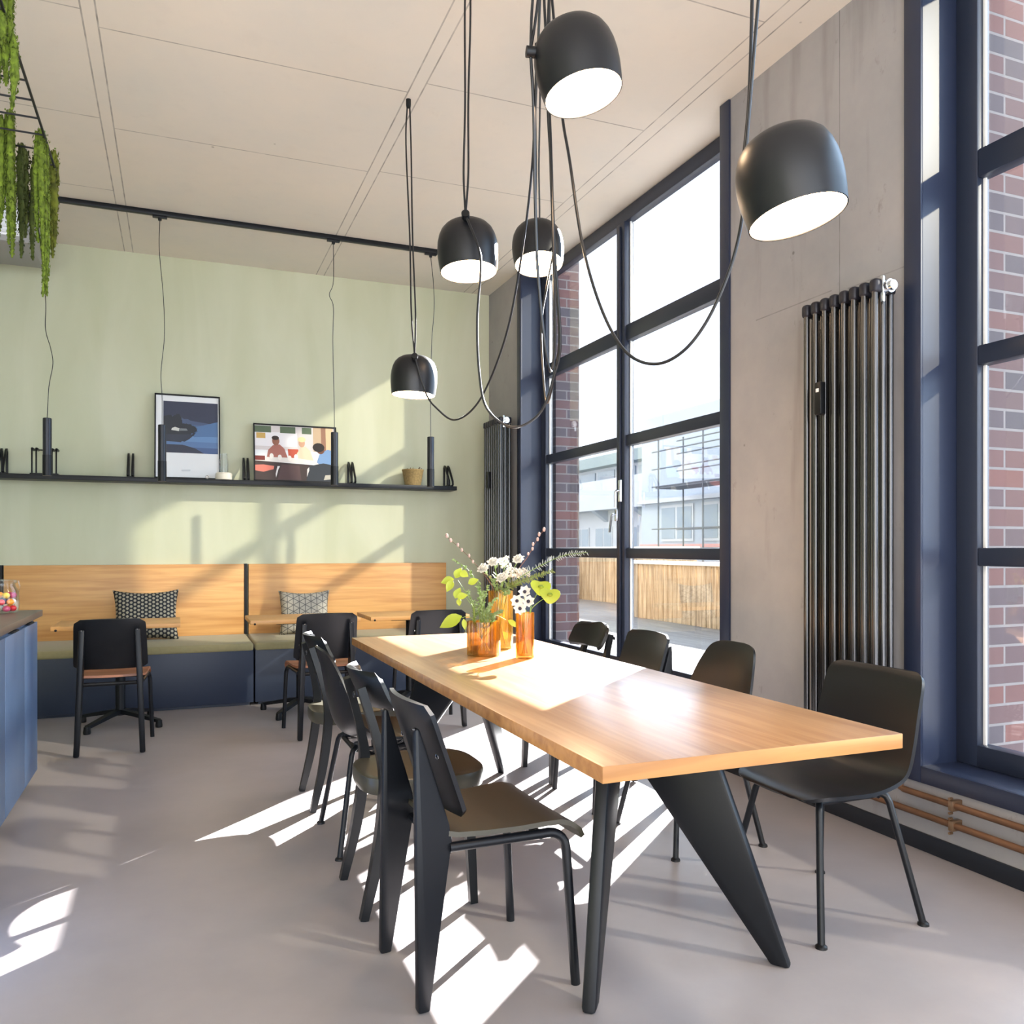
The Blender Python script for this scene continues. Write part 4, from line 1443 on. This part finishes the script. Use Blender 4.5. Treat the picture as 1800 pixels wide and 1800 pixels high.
for pts, ya, yb, lab in tube_px:
    P = [at(x, y, Y=YT) for x, y in pts]
    P[0].z = CEIL - .06
    bot = at(pts[-1][0], yb, Y=YT)
    top = P[-1]
    t = thing('tube_lamp', lab, 'lamp', (top.x, YT, bot.z), 0, 'slim tube lamps on the ceiling track')
    iv = Matrix.Translation((-top.x, -YT, -bot.z))
    H = top.z - bot.z
    zs = bot.z + H * .36

    def B(mb, n_, m_):
        o = mb.build(n_, m_, t)
        o.matrix_parent_inverse = iv
        return o
    tr = Matrix.Translation((top.x, YT, 0))
    B(MB().lathe([(0.0, zs - .002), (.0285, zs), (.0285, top.z - .003), (.026, top.z), (0, top.z)], 22, tr), 'lamp_tube', M['tubetop'])
    B(MB().lathe([(0.024, bot.z + .003), (0.024, bot.z), (.0305, bot.z), (.0305, zs), (.0285, zs + .001)], 22, tr), 'lower_sleeve', M['black'])
    B(MB().lathe([(0, bot.z + .004), (.024, bot.z + .004)], 18, tr), 'lamp_lens', M['lamptip'])
    B(MB().tube(spline(P, 8), .0028, 6), 'cable', M['cable'])
    B(MB().box(P[0].x - .05, P[0].x + .05, YT - .016, YT + .016, CEIL - .052, CEIL - .036, bevel=.003).lathe([(.0, CEIL - .07), (.012, CEIL - .07), (.014, CEIL - .052)], 12, Matrix.Translation((P[0].x, YT, 0))), 'track_adapter', M['black'])

# ================================================================== DOME PENDANTS
CANOPY = at(962, -290, pd=2.9)
CANOPY.z = CEIL
VD = Vector((SN, CS, 0))
VR = Vector((CS, -SN, 0))
LS = 1.05


def pendant(cx_, cy_, pd, roll, pitch, knobdir, label, hook, strands, supply, knobz=0.062):
    c = at(cx_, cy_, pd=pd)
    t = thing('dome_pendant_lamp', label, 'pendant lamp', c, 0, 'black dome pendants over the dining table')
    iv = Matrix.Translation(-c)
    R = Matrix.Translation(c) @ Matrix.Rotation(math.radians(roll), 4, VD) @ Matrix.Rotation(math.radians(pitch), 4, VR) @ Matrix.Scale(LS, 4)

    def B(mb, n_, m_, **k):
        o = mb.build(n_, m_, t, **k)
        o.matrix_parent_inverse = iv
        return o
    outer = [(0, .1045), (.02, .104), (.045, .1015), (.068, .095), (.088, .083), (.103, .066), (.113, .044), (.119, .018), (.1215, -.01), (.121, -.04), (.118, -.07), (.1135, -.1045)]
    inner = [(r - .003 if r > .003 else 0, z - .003) for r, z in outer]
    inner[-1] = (.1105, -.1045)
    B(MB().lathe(outer + list(reversed(inner)), 56, R), 'lamp_shade', [M['lampblack']])
    B(MB().lathe([(0, -.100), (.1108, -.1015)], 48, R), 'diffuser', M['lampglow'])
    kd = (VD * knobdir[0] + VR * knobdir[1]).normalized()
    kb = R @ (kd * 0.100 + Vector((0, 0, knobz)))
    ke = R @ (kd * 0.140 + Vector((0, 0, knobz + .008)))
    B(MB().tube([kb, kb.lerp(ke, .35), kb.lerp(ke, .36), ke], [.010, .010, .0165, .0165], 14), 'cable_knob', M['blackplastic'])
    kc = kb.lerp(ke, .7)
    if hook is not None:
        hk = hook
        B(MB().lathe([(0, CEIL - .045), (.012, CEIL - .045), (.014, CEIL - .03), (.014, CEIL)], 14, Matrix.Translation((hk.x, hk.y, 0))), 'ceiling_hook', M['blackplastic'])
        for dx in strands:
            a = Vector((hk.x, hk.y, CEIL - .04)) + VR * dx * .5
            m1 = Vector((hk.x, hk.y, CEIL - .25)) + VR * dx
            e = kc + Vector((0, 0, .0))
            m2 = m1.lerp(e, .8) + VR * dx * .6
            B(MB().tube(spline([a, m1, m1.lerp(e, .45), m2, e], 6), .0045, 8), 'suspension_cable', M['cable'])
    P = [kc] + [at(x, y, pd=d) for x, y, d in supply] + [CANOPY + Vector((random.uniform(-.05, .05), random.uniform(-.05, .05), 0))]
    B(MB().tube(spline(P, 10), .005, 8), 'supply_cable', M['cable'])
    return t


hookE = at(718, 175, Z=CEIL)
pendant(728, 660, 4.55, 2, -1, (-1, .12), 'smallest looking dome pendant hanging lowest, before the green wall', hookE, (-.014, .014),
        [(748, 690, 4.4), (768, 718, 4.35), (800, 738, 4.25), (840, 708, 4.1), (878, 625, 3.9), (905, 520, 3.7), (932, 330, 3.4), (944, 120, 3.1)])
cC = at(822, 434, pd=3.48)
pendant(822, 434, 3.48, -3, -5, (-1, .02), 'dome pendant hanging in the middle, left of the pair before the window', Vector((cC.x, cC.y, CEIL)), (-.012, .012),
        [(840, 432, 3.3), (845, 470, 3.3), (839, 560, 3.3), (842, 650, 3.3), (856, 718, 3.3), (902, 751, 3.3), (950, 725, 3.3), (974, 660, 3.25), (985, 600, 3.2), (976, 450, 3.1), (969, 300, 3.0), (962, 100, 2.95)])
cD = at(945, 430, pd=4.1)
pendant(945, 430, 4.1, -3, -13, (1, .05), 'dome pendant beside the window head, behind the bundle of cables', Vector((cD.x, cD.y, CEIL)), (-.012, .012),
        [(972, 430, 4.0), (962, 500, 3.8), (952, 560, 3.7), (953, 630, 3.6), (961, 708, 3.5), (975, 655, 3.4), (983, 590, 3.3), (974, 440, 3.15), (966, 200, 3.0)])
cA = at(1012, 106, pd=2.50)
pendant(1012, 106, 2.50, -12, -4, (-.2, -1), 'highest hanging dome pendant, its knob turned sideways, beside the cable bundle', Vector((cA.x - .07, cA.y, CEIL)), (-.01, .01),
        [(938, 190, 2.5), (940, 320, 2.55), (945, 470, 2.6), (956, 590, 2.65), (968, 653, 2.7), (976, 590, 2.75), (972, 420, 2.8), (966, 200, 2.85)], knobz=.03)
cB = at(1385, 309, pd=2.05)
pendant(1385, 309, 2.05, -11, -5, (1, -.55), 'dome pendant nearest the camera at right, before the concrete pier', Vector((cB.x, cB.y, CEIL)), (.0,),
        [(1300, 345, 2.3), (1304, 385, 2.35), (1284, 470, 2.4), (1245, 560, 2.45), (1200, 618, 2.5), (1150, 640, 2.55), (1100, 618, 2.6), (1058, 545, 2.7), (1024, 430, 2.75), (1001, 280, 2.8), (988, 200, 2.85), (975, 50, 2.88)])
# second strand of the nearest pendant rises to the ceiling
bt = [o for o in bpy.data.objects if o.name.startswith('dome_pendant_lamp') and 'nearest the camera' in o['label']][0]
o = MB().tube(spline([at(1300, 345, pd=2.3), at(1304, 300, pd=2.3), at(1316, 180, pd=2.3), at(1322, 0, pd=2.3), at(1326, -300, pd=2.3), Vector((at(1328, -400, pd=2.3).x, at(1328, -400, pd=2.3).y, CEIL))], 8), .005, 8).build('suspension_cable', M['cable'], bt)
o.matrix_parent_inverse = Matrix.Translation(-bt.location)
cp = tag(MB().lathe([(0, CEIL - .05), (.09, CEIL - .05), (.1, CEIL - .04), (.1, CEIL)], 32, Matrix.Translation((CANOPY.x, CANOPY.y, 0))).build('ceiling_canopy', M['black']), 'round black ceiling canopy where the pendant cables meet', 'canopy')

# ================================================================== HANGING GRID WITH TASSEL PLANTS
GX0, GX1, GY0, GY1, GZ = -1.45, -0.60, 2.6, 5.05, 3.23
g = thing('hanging_grid', 'black metal ladder grid hung under the ceiling above the counter', 'plant grid', (GX1, GY1, GZ))
gi = Matrix.Translation((-GX1, -GY1, -GZ))
for x in (GX0, GX1):
    o = MB().tube([(x, GY0, GZ), (x, GY1, GZ)], .006, 8).build('rail', M['black'], g); o.matrix_parent_inverse = gi
y = GY1
while y > GY0:
    o = MB().tube([(GX0, y, GZ), (GX1, y, GZ)], .0045, 6).build('rung', M['black'], g); o.matrix_parent_inverse = gi
    y -= 0.168
for x, yy in ((GX0, GY1 - .12), (GX0, GY0 + .3), (GX1, GY0 + .3), (GX1 - .42, GY1 - .3)):
    if True:
        o = MB().tube([(x, yy, GZ), (x, yy, CEIL)], .0025, 6).build('hanger_wire', M['cable'], g); o.matrix_parent_inverse = gi


def tassel(mb, top, length, rad, rnd, sway=0.03):
    n = max(10, int(length / 0.022))
    pts, rs = [], []
    ph = rnd.uniform(0, 6)
    for i in range(n + 1):
        f = i / n
        pts.append(Vector((top.x + sway * math.sin(ph + f * 3) * f, top.y + sway * math.cos(ph * 1.3 + f * 2.5) * f, top.z - length * f)))
        env = min(1, f * 5 + .35) * (1 - max(0, f - .6) / .4 * .8)
        rs.append(rad * env * rnd.uniform(.6, 1.3) + .002)
    mb.tube(pts, rs, 7)
    # crumbs standing off the rope
    for i in range(int(length * 620)):
        f = rnd.random() ** .9
        p = pts[min(n, int(f * n))]
        env = (1 - max(0, f - .6) / .4 * .7)
        a = rnd.uniform(0, 2 * PI)
        d = Vector((math.cos(a), math.sin(a), -.7)) * rad * env * rnd.uniform(.75, 1.7)
        q = p + d
        s = rnd.uniform(.003, .0075)
        v = [mb.bm.verts.new(q + Vector((rnd.uniform(-s, s), rnd.uniform(-s, s), rnd.uniform(-s * 2, s * 2)))) for _ in range(4)]
        for tri in ((0, 1, 2), (0, 2, 3), (0, 3, 1), (1, 3, 2)):
            mb.bm.faces.new([v[k] for k in tri])


rnd = random.Random(11)
plants = [
    (12, 3.12, 0, -40, 150, 26, 7, 'amaranth', 'bushy green hanging plant highest on the ceiling grid, nearest the camera', [(24, 60, 195), (-3, -30, 175)]),
    (17, 4.0, 0, 198, 458, 20, 6, 'amaranth', 'long bright green tassel plant before the white air louvre', []),
    (41, 4.15, 0, 256, 448, 20, 5, 'amaranthdark', 'dark green tassel plant hanging between two brighter ones', []),
    (78, 4.05, 0, 232, 522, 16, 6, 'amaranth', 'longest bright green tassel plant, at the corner of the grid', [(82, 430, 520)]),
    (97, 4.38, 0, 262, 438, 20, 6, 'amaranthmix', 'yellow and green tassel plant hanging at the end of the grid', [])]
for x, pd, _, ya, yb, wpx, nt_, m_, lab, extra in plants:
    top = at(x, ya, pd=pd)
    t = thing('hanging_plant', lab, 'plant', top, 0, 'tassel plants hanging from the ceiling grid')
    iv = Matrix.Translation(-top)
    mb = MB()
    sc_ = pd / F_PX
    for k in range(nt_):
        tp = top + VR * rnd.uniform(-.42, .42) * wpx * sc_ + VD * rnd.uniform(-.05, .05) + Vector((0, 0, rnd.uniform(-.05, .01)))
        ln = (yb - ya) * sc_ * (1.0 if k == 0 else rnd.uniform(.55, .98))
        tassel(mb, tp, ln, wpx * sc_ * .24, rnd, .012)
    for ex, ea, eb in extra:
        tassel(mb, at(ex, ea, pd=pd), (eb - ea) * sc_, wpx * sc_ * .22, rnd, .008)
    o = mb.build('tassels', M[m_], t, angle=180)
    o.matrix_parent_inverse = iv
    s = MB().tube([top + Vector((0, 0, .0)), Vector((top.x, top.y, max(top.z, GZ) + .005))], .005, 6).build('stem', M['stem'], t)
    s.matrix_parent_inverse = iv

# ceiling air unit in the far left corner
ac = thing('ceiling_air_unit', 'grey ceiling air unit with white louvre in the far left corner', 'air unit', (-1.6, 7.2, 3.45))
ai = Matrix.Translation((1.6, -7.2, -3.45))
o = MB().box(-2.4, -0.99, 6.88, 7.46, 3.45, CEIL - .001, bevel=.006).build('casing', M['greycover'], ac); o.matrix_parent_inverse = ai
lv = MB().box(-2.3, -1.06, 6.868, 6.882, 3.49, 3.70, bevel=.002)
for k in range(5):
    lv.box(-2.28, -1.08, 6.855, 6.868, 3.505 + k * .04, 3.52 + k * .04)
o = lv.build('louvre', M['louvre'], ac); o.matrix_parent_inverse = ai

# ================================================================== VASES AND FLOWERS
def vase(name, x, y, r, h, m_, label, nrib, water):
    t = thing(name, label, 'vase', (x, y, TZ + .0005), 0, 'ribbed amber glass vases')
    out = [(0, .0), (r * .95, .0), (r, .006), (r, h * .5), (r, h)]
    inn = [(r - .004, h), (r - .004, h * .5), (r - .005, .012), (0, .010)]
    MB().lathe(out + inn, nrib * 6, None, rib=nrib, ribamp=.014).build('vase_body', m_, t, angle=75)
    MB().lathe([(0, .012), (r - .006, .012), (r - .006, water), (0, water)], 30).build('water', M['water'], t)
    return t


vase('glass_vase', 1.312, 3.612, .077, .158, M['amber'], 'wide low ribbed amber vase at the front left of the three', 24, .07)
vase('glass_vase', 1.478, 3.824, .060, .285, M['amberlight'], 'tallest ribbed amber vase standing behind the other two', 20, .15)
vase('glass_vase', 1.452, 3.452, .0415, .205, M['amberdark'], 'slim deep amber ribbed vase at the right of the three', 16, .10)
VA, VB, VC = Vector((1.312, 3.612, TZ)), Vector((1.478, 3.824, TZ)), Vector((1.452, 3.452, TZ))
VH = {0: .158, 1: .285, 2: .205}
VP = {0: VA, 1: VB, 2: VC}
VRD = {0: .055, 1: .042, 2: .026}


def leaf(mb, p, d, nrm, L, W, mi=0, bend=.12):
    d = d.normalized()
    s = d.cross(nrm)
    if s.length < 1e-4:
        s = d.cross(Vector((0, 0, 1)))
    s.normalize()
    nn = s.cross(d).normalized()
    rows = []
    for i in range(7):
        f = i / 6
        w = W * (math.sin(PI * f ** .8)) * .5 + .0006
        c = p + d * (L * f) - nn * (bend * L * f * f)
        rows.append([c - s * w + nn * w * .3, c, c + s * w + nn * w * .3])
    mb.grid(rows, .0008, mi)


def flower(kind, name, label, cat, v, pxs, pd, group):
    """a stem standing in vase v that passes through the photo points at depth pd"""
    P = [at(x, y, pd=pd + dd) for x, y, dd in pxs]
    ctr = VP[v]
    mouth = Vector((ctr.x, ctr.y, TZ + VH[v] - .01))
    dirh = P[-1] - mouth
    dirh.z = 0
    if dirh.length > 1e-5:
        mouth += dirh.normalized() * min(VRD[v] * .85, dirh.length * .5)
    basep = Vector((ctr.x, ctr.y, TZ + .02)) - (mouth - Vector((ctr.x, ctr.y, mouth.z))) * .6
    path = spline([basep, mouth] + P, 8)
    t = thing(name, label, cat, basep, 0, group)
    iv = Matrix.Translation(-basep)

    def B(mb, n_, m_):
        o = mb.build(n_, m_, t, angle=70)
        o.matrix_parent_inverse = iv
        return o
    r0 = .0022
    B(MB().tube(path, [r0 * (1 - .5 * i / len(path)) for i in range(len(path))], 6), 'stem', M['twig'] if kind == 'willow' else M['stem'])
    tip = path[-1]
    tdir = (path[-1] - path[-3]).normalized()
    rr = random.Random(sum(ord(ch) for ch in label))
    rng = path[len(path) // 3:]
    if kind in ('ranunculus', 'cluster'):
        mb = MB()
        if kind == 'ranunculus':
            face = (Vector((0, 0, .8)) - VD * .7 + VR * rr.uniform(-.5, .5)).normalized()
            fu = face.orthogonal().normalized()
            fv = face.cross(fu)
            for lay, nn_ in ((0, 8), (1, 7), (2, 6), (3, 4)):
                for k in range(nn_):
                    a = 2 * PI * k / nn_ + lay * .5
                    el = (.05, .5, .9, 1.25)[lay]
                    dv = (fu * math.cos(a) + fv * math.sin(a)) * math.cos(el) + face * math.sin(el)
                    leaf(mb, tip + face * .002 * lay, dv, face, (.034, .030, .026, .022)[lay] * rr.uniform(.85, 1.1), .026, 0, -.25)
        else:
            for k in range(26):
                a, el = rr.uniform(0, 2 * PI), rr.uniform(-.5, 1.4)
                dv = Vector((math.cos(a) * math.cos(el), math.sin(a) * math.cos(el), math.sin(el)))
                c_ = tip + dv * .030 * rr.uniform(.55, 1.2)
                for q in range(4):
                    leaf(mb, c_, dv * .4 + Vector((rr.uniform(-1, 1), rr.uniform(-1, 1), rr.uniform(-1, 1))), dv, .013, .010, 0, 0)
        B(mb, 'blossom', M['petal'])
        mb = MB()
        for k in range(5):
            p = rng[rr.randrange(len(rng))]
            leaf(mb, p, Vector((rr.uniform(-1, 1), rr.uniform(-1, 1), .6)), Vector((0, 0, 1)), rr.uniform(.03, .05), .012)
        B(mb, 'leaves', M['leaf'])
    elif kind == 'anemone':
        mb = MB()
        face = (-VD + Vector((rr.uniform(-.5, .5), rr.uniform(-.5, .5), rr.uniform(-.2, .8)))).normalized()
        u = face.orthogonal().normalized()
        w = face.cross(u)
        for k in range(7):
            a = 2 * PI * k / 7
            leaf(mb, tip, u * math.cos(a) + w * math.sin(a) + face * .25, face, .032, .024, 0, -.1)
        b = B(mb, 'petals', M['petal'])
        MB().sphere(tip + face * .006, .008, seg=10).build('flower_heart', M['eyedark'], b)
    elif kind == 'anthurium':
        mb = MB()
        face = (-VD * .9 + Vector((0, 0, .35)) + VR * .2).normalized()
        u = VR.copy()
        w = face.cross(u).normalized()
        rows = []
        for i in range(7):
            f = i / 6
            row = []
            for k in range(21):
                a = 2 * PI * k / 20
                rad = .040 * f * (1 + .18 * math.cos(2 * a + .5) + .1 * math.sin(3 * a))
                row.append(tip + (u * math.cos(a) + w * math.sin(a)) * rad + face * (.012 * f * f * math.cos(2 * a)))
            rows.append(row)
        mb.grid(rows, .001)
        b = B(mb, 'spathe', M['lime'])
        MB().sphere(tip + face * .006, .013, sz=.7, seg=10).build('flower_heart', M['limedark'], b)
    elif kind == 'broad':
        mb = MB()
        for k, (x, y, L_, W_, dx, dy) in enumerate(pxs_leaves[label]):
            p = at(x, y, pd=pd + rr.uniform(-.04, .04))
            d = VR * dx - Vector((0, 0, 1)) * dy + VD * rr.uniform(-.3, .1)
            leaf(mb, p, d, (-VD + Vector((0, 0, .5))), L_, W_, 0, .05)
        B(mb, 'leaves', M['lime'])
    elif kind in ('fern', 'silver', 'sprig', 'eucalyptus'):
        mb = MB()
        n = len(rng)
        m_ = {'fern': M['olivel'], 'silver': M['silver'], 'sprig': M['leaf'], 'eucalyptus': M['leaf']}[kind]
        fine = spline(rng, 3)[:: 2 if kind != 'sprig' else 3]
        for i, p in enumerate(fine):
            f = i / len(fine)
            dd = (fine[min(i + 1, len(fine) - 1)] - fine[max(i - 1, 0)]).normalized()
            for s in (-1, 1):
                sd = dd.cross(VD).normalized() * s
                if rr.random() < {'fern': 0, 'silver': .1, 'sprig': .35, 'eucalyptus': .4}[kind]:
                    continue
                L_ = {'fern': .024, 'silver': .026, 'sprig': .018, 'eucalyptus': .018}[kind] * (1 - .4 * f) * rr.uniform(.6, 1.3)
                W_ = {'fern': .006, 'silver': .0035, 'sprig': .006, 'eucalyptus': .010}[kind]
                tw = rr.uniform(-1.2, 1.2) if kind in ('sprig', 'eucalyptus') else rr.uniform(-.4, .4)
                leaf(mb, p, sd * math.cos(tw) + VD * math.sin(tw) + dd * rr.uniform(.2, .9), -VD + Vector((rr.uniform(-.6, .6), rr.uniform(-.6, .6), .5)), L_, W_, 0, .1)
        B(mb, 'leaves', m_)
    elif kind == 'willow':
        mb = MB()
        n = len(path)
        k0 = int(n * .62)
        for i in range(k0, n, 3):
            f = (i - k0) / (n - k0)
            p = path[i]
            sd = VR * (1 if (i // 3) % 2 else -1)
            mb.sphere(p + sd * .004 + Vector((0, 0, .004)), .0062 + .002 * f, sz=1.4, seg=8)
        B(mb, 'catkins', M['bud'])
    return t


G = 'cut flowers in the amber vases'
pxs_leaves = {
    'lime green leaf branch reaching left from the low amber vase': [(798, 1018, .062, .040, -.95, .25), (800, 1016, .055, .038, .35, -.55), (808, 1006, .045, .036, .8, .35), (796, 1020, .06, .036, -.45, .85)],
    'short lime leaf branch below the pale left sprig': [(823, 1026, .050, .034, .9, -.4), (800, 1052, .055, .036, .35, -.75), (803, 1050, .05, .034, .9, -.2), (806, 1052, .035, .022, .1, .9)],
    'large yellow edged leaf drooping beside the low amber vase': [(812, 1083, .115, .060, -.9, .45), (815, 1088, .05, .022, .1, .7)],
    'single lime leaf lying over the tallest vase': [(893, 1090, .06, .026, .8, .55)],
}
flower('broad', 'leafy_branch', 'lime green leaf branch reaching left from the low amber vase', 'branch', 0, [(830, 1062, 0), (805, 1020, 0)], 3.78, G)
flower('broad', 'leafy_branch', 'short lime leaf branch below the pale left sprig', 'branch', 0, [(832, 1068, 0), (812, 1044, 0)], 3.76, G)
flower('broad', 'leafy_branch', 'large yellow edged leaf drooping beside the low amber vase', 'branch', 0, [(824, 1084, 0), (812, 1086, 0)], 3.74, G)
flower('broad', 'leafy_branch', 'single lime leaf lying over the tallest vase', 'branch', 0, [(872, 1082, 0), (890, 1090, 0)], 3.9, G)
for k, (x, y, d, nm) in enumerate([(850, 1001, 4.0, 'white blossom leftmost of the white flowers'), (868, 990, 4.02, 'white blossom second from the left in the tall vase'),
                                   (887, 992, 4.05, 'white blossom at the top middle of the bouquet'), (884, 1017, 3.95, 'creamy blossom low in the middle of the bouquet'),
                                   (911, 985, 4.05, 'white blossom highest at the right'), (902, 1010, 4.0, 'loose white flower head below the highest blossom'), (919, 1012, 4.05, 'loose white flower head farthest right')]):
    flower('cluster' if k in (5, 6, 2) else 'ranunculus', 'white_flower', nm, 'flower', 1, [((x + 880) / 2, (y + 1045) / 2, 0.02), (x, y, 0)], d, G)
for k, (x, y, nm) in enumerate([(923, 1041, 'white anemone with dark heart facing the room, topmost over the slim vase'), (909, 1056, 'white anemone at the left over the slim vase'),
                                (929, 1058, 'white anemone at the right over the slim vase'), (914, 1070, 'small white anemone just above the slim vase rim')]):
    flower('anemone', 'anemone', nm, 'flower', 2, [(922, 1070, 0), (x, y, 0)], 3.72, G)
flower('anthurium', 'anthurium', 'lime green anthurium flower at the right, upper one', 'flower', 2, [(935, 1062, 0), (950, 1032, 0)], 3.78, G)
flower('anthurium', 'anthurium', 'lime green anthurium flower with dark heart, farthest right', 'flower', 2, [(940, 1064, 0), (966, 1046, 0)], 3.72, G)
flower('silver', 'fern_sprig', 'long silvery fern sprig pointing at the window', 'sprig', 1, [(905, 1022, 0), (945, 997, 0), (990, 977, 0), (1033, 971, 0)], 4.0, G)
flower('fern', 'fern_sprig', 'olive green fern sprig below the silvery one', 'sprig', 1, [(905, 1028, 0), (935, 1016, 0), (972, 1003, 0)], 3.98, G)
flower('eucalyptus', 'leafy_sprig', 'pale green leafy sprig leaning left above the lime leaves', 'sprig', 0, [(848, 1060, 0), (830, 1010, 0), (797, 982, 0)], 3.85, G)
flower('willow', 'willow_twig', 'brown catkin twig leaning left against the green wall', 'twig', 1, [(860, 1022, 0), (836, 992, 0), (810, 965, 0), (784, 943, 0)], 4.0, G)
flower('willow', 'willow_twig', 'brown catkin twig leaning right before the radiator', 'twig', 1, [(905, 1010, 0), (928, 978, 0), (940, 955, 0), (955, 932, 0)], 4.05, G)
for k, (x, y, d, v, nm) in enumerate([(842, 1022, 3.85, 0, 'green filler sprig at the left of the white blossoms'), (858, 1030, 3.8, 0, 'green filler sprig in the middle over the low vase'), (872, 1052, 3.75, 0, 'green filler sprig leaning right over the low vase'),
                                   (838, 1058, 3.76, 0, 'grey green filler sprig low at the left rim'), (895, 1040, 3.95, 1, 'green filler sprig over the tallest vase'), (866, 1018, 3.98, 1, 'green filler sprig behind the creamy blossom'),
                                   (884, 1074, 3.76, 0, 'grey green sprig lying across the tallest vase'), (822, 1040, 3.82, 0, 'thin green sprig between the lime leaf branches'),
                                   (850, 1040, 3.74, 0, 'green filler sprig upright at the front of the low vase'), (898, 1024, 4.02, 1, 'dark green sprig between white blossoms and fern'),
                                   (862, 1066, 3.72, 0, 'short grey green sprig bending over the rim at the front')]):
    flower('sprig' if k % 2 else 'eucalyptus', 'filler_sprig', nm, 'sprig', v, [((x + (845 if v == 0 else 880)) / 2, (y + 1090) / 2 if v == 0 else (y + 1050) / 2, 0), (x, y, 0)], d, G)

# ================================================================== LIGHT
def sun(name, d, energy, col, ang):
    l = bpy.data.lights.new(name, 'SUN')
    l.energy = energy
    l.color = col
    l.angle = math.radians(ang)
    o = bpy.data.objects.new(name, l)
    o.rotation_euler = Vector(d).to_track_quat('-Z', 'Y').to_euler()
    o.location = (6, 6, 8)
    COL.objects.link(o)
    return o


sun('sun', (-.749, -.663, -.4545), 34.0, (1.0, .965, .93), 0.5)
sun('sun_reflected_by_glass_facade', (-1.0, 1.0, -.643), 2.1, (1.0, .90, .70), 1.3)
w = bpy.data.worlds.new('sky')
sc.world = w
w.use_nodes = True
bg = w.node_tree.nodes['Background']
wn, wl_ = w.node_tree.nodes, w.node_tree.links
wt = wn.new('ShaderNodeTexCoord')
wx = wn.new('ShaderNodeSeparateXYZ')
wl_.new(wt.outputs['Generated'], wx.inputs[0])
wm = wn.new('ShaderNodeMapRange')
wm.inputs['From Min'].default_value = -0.8
wm.inputs['From Max'].default_value = 0.8
wl_.new(wx.outputs['X'], wm.inputs['Value'])
wr_ = wn.new('ShaderNodeValToRGB')  # warm room side added to the blue sky, only to tint the fill light
wr_.color_ramp.elements[0].color = (0.96, 0.90, 0.84, 1)
wr_.color_ramp.elements[1].color = (0.56, 0.76, 1.0, 1)
wl_.new(wm.outputs[0], wr_.inputs['Fac'])
wl_.new(wr_.outputs['Color'], bg.inputs['Color'])
bg.inputs['Strength'].default_value = 2.25
sc.view_settings.view_transform = 'Standard'
sc.view_settings.look = 'None'
sc.view_settings.gamma = 1.0
sc.view_settings.exposure = 1.38
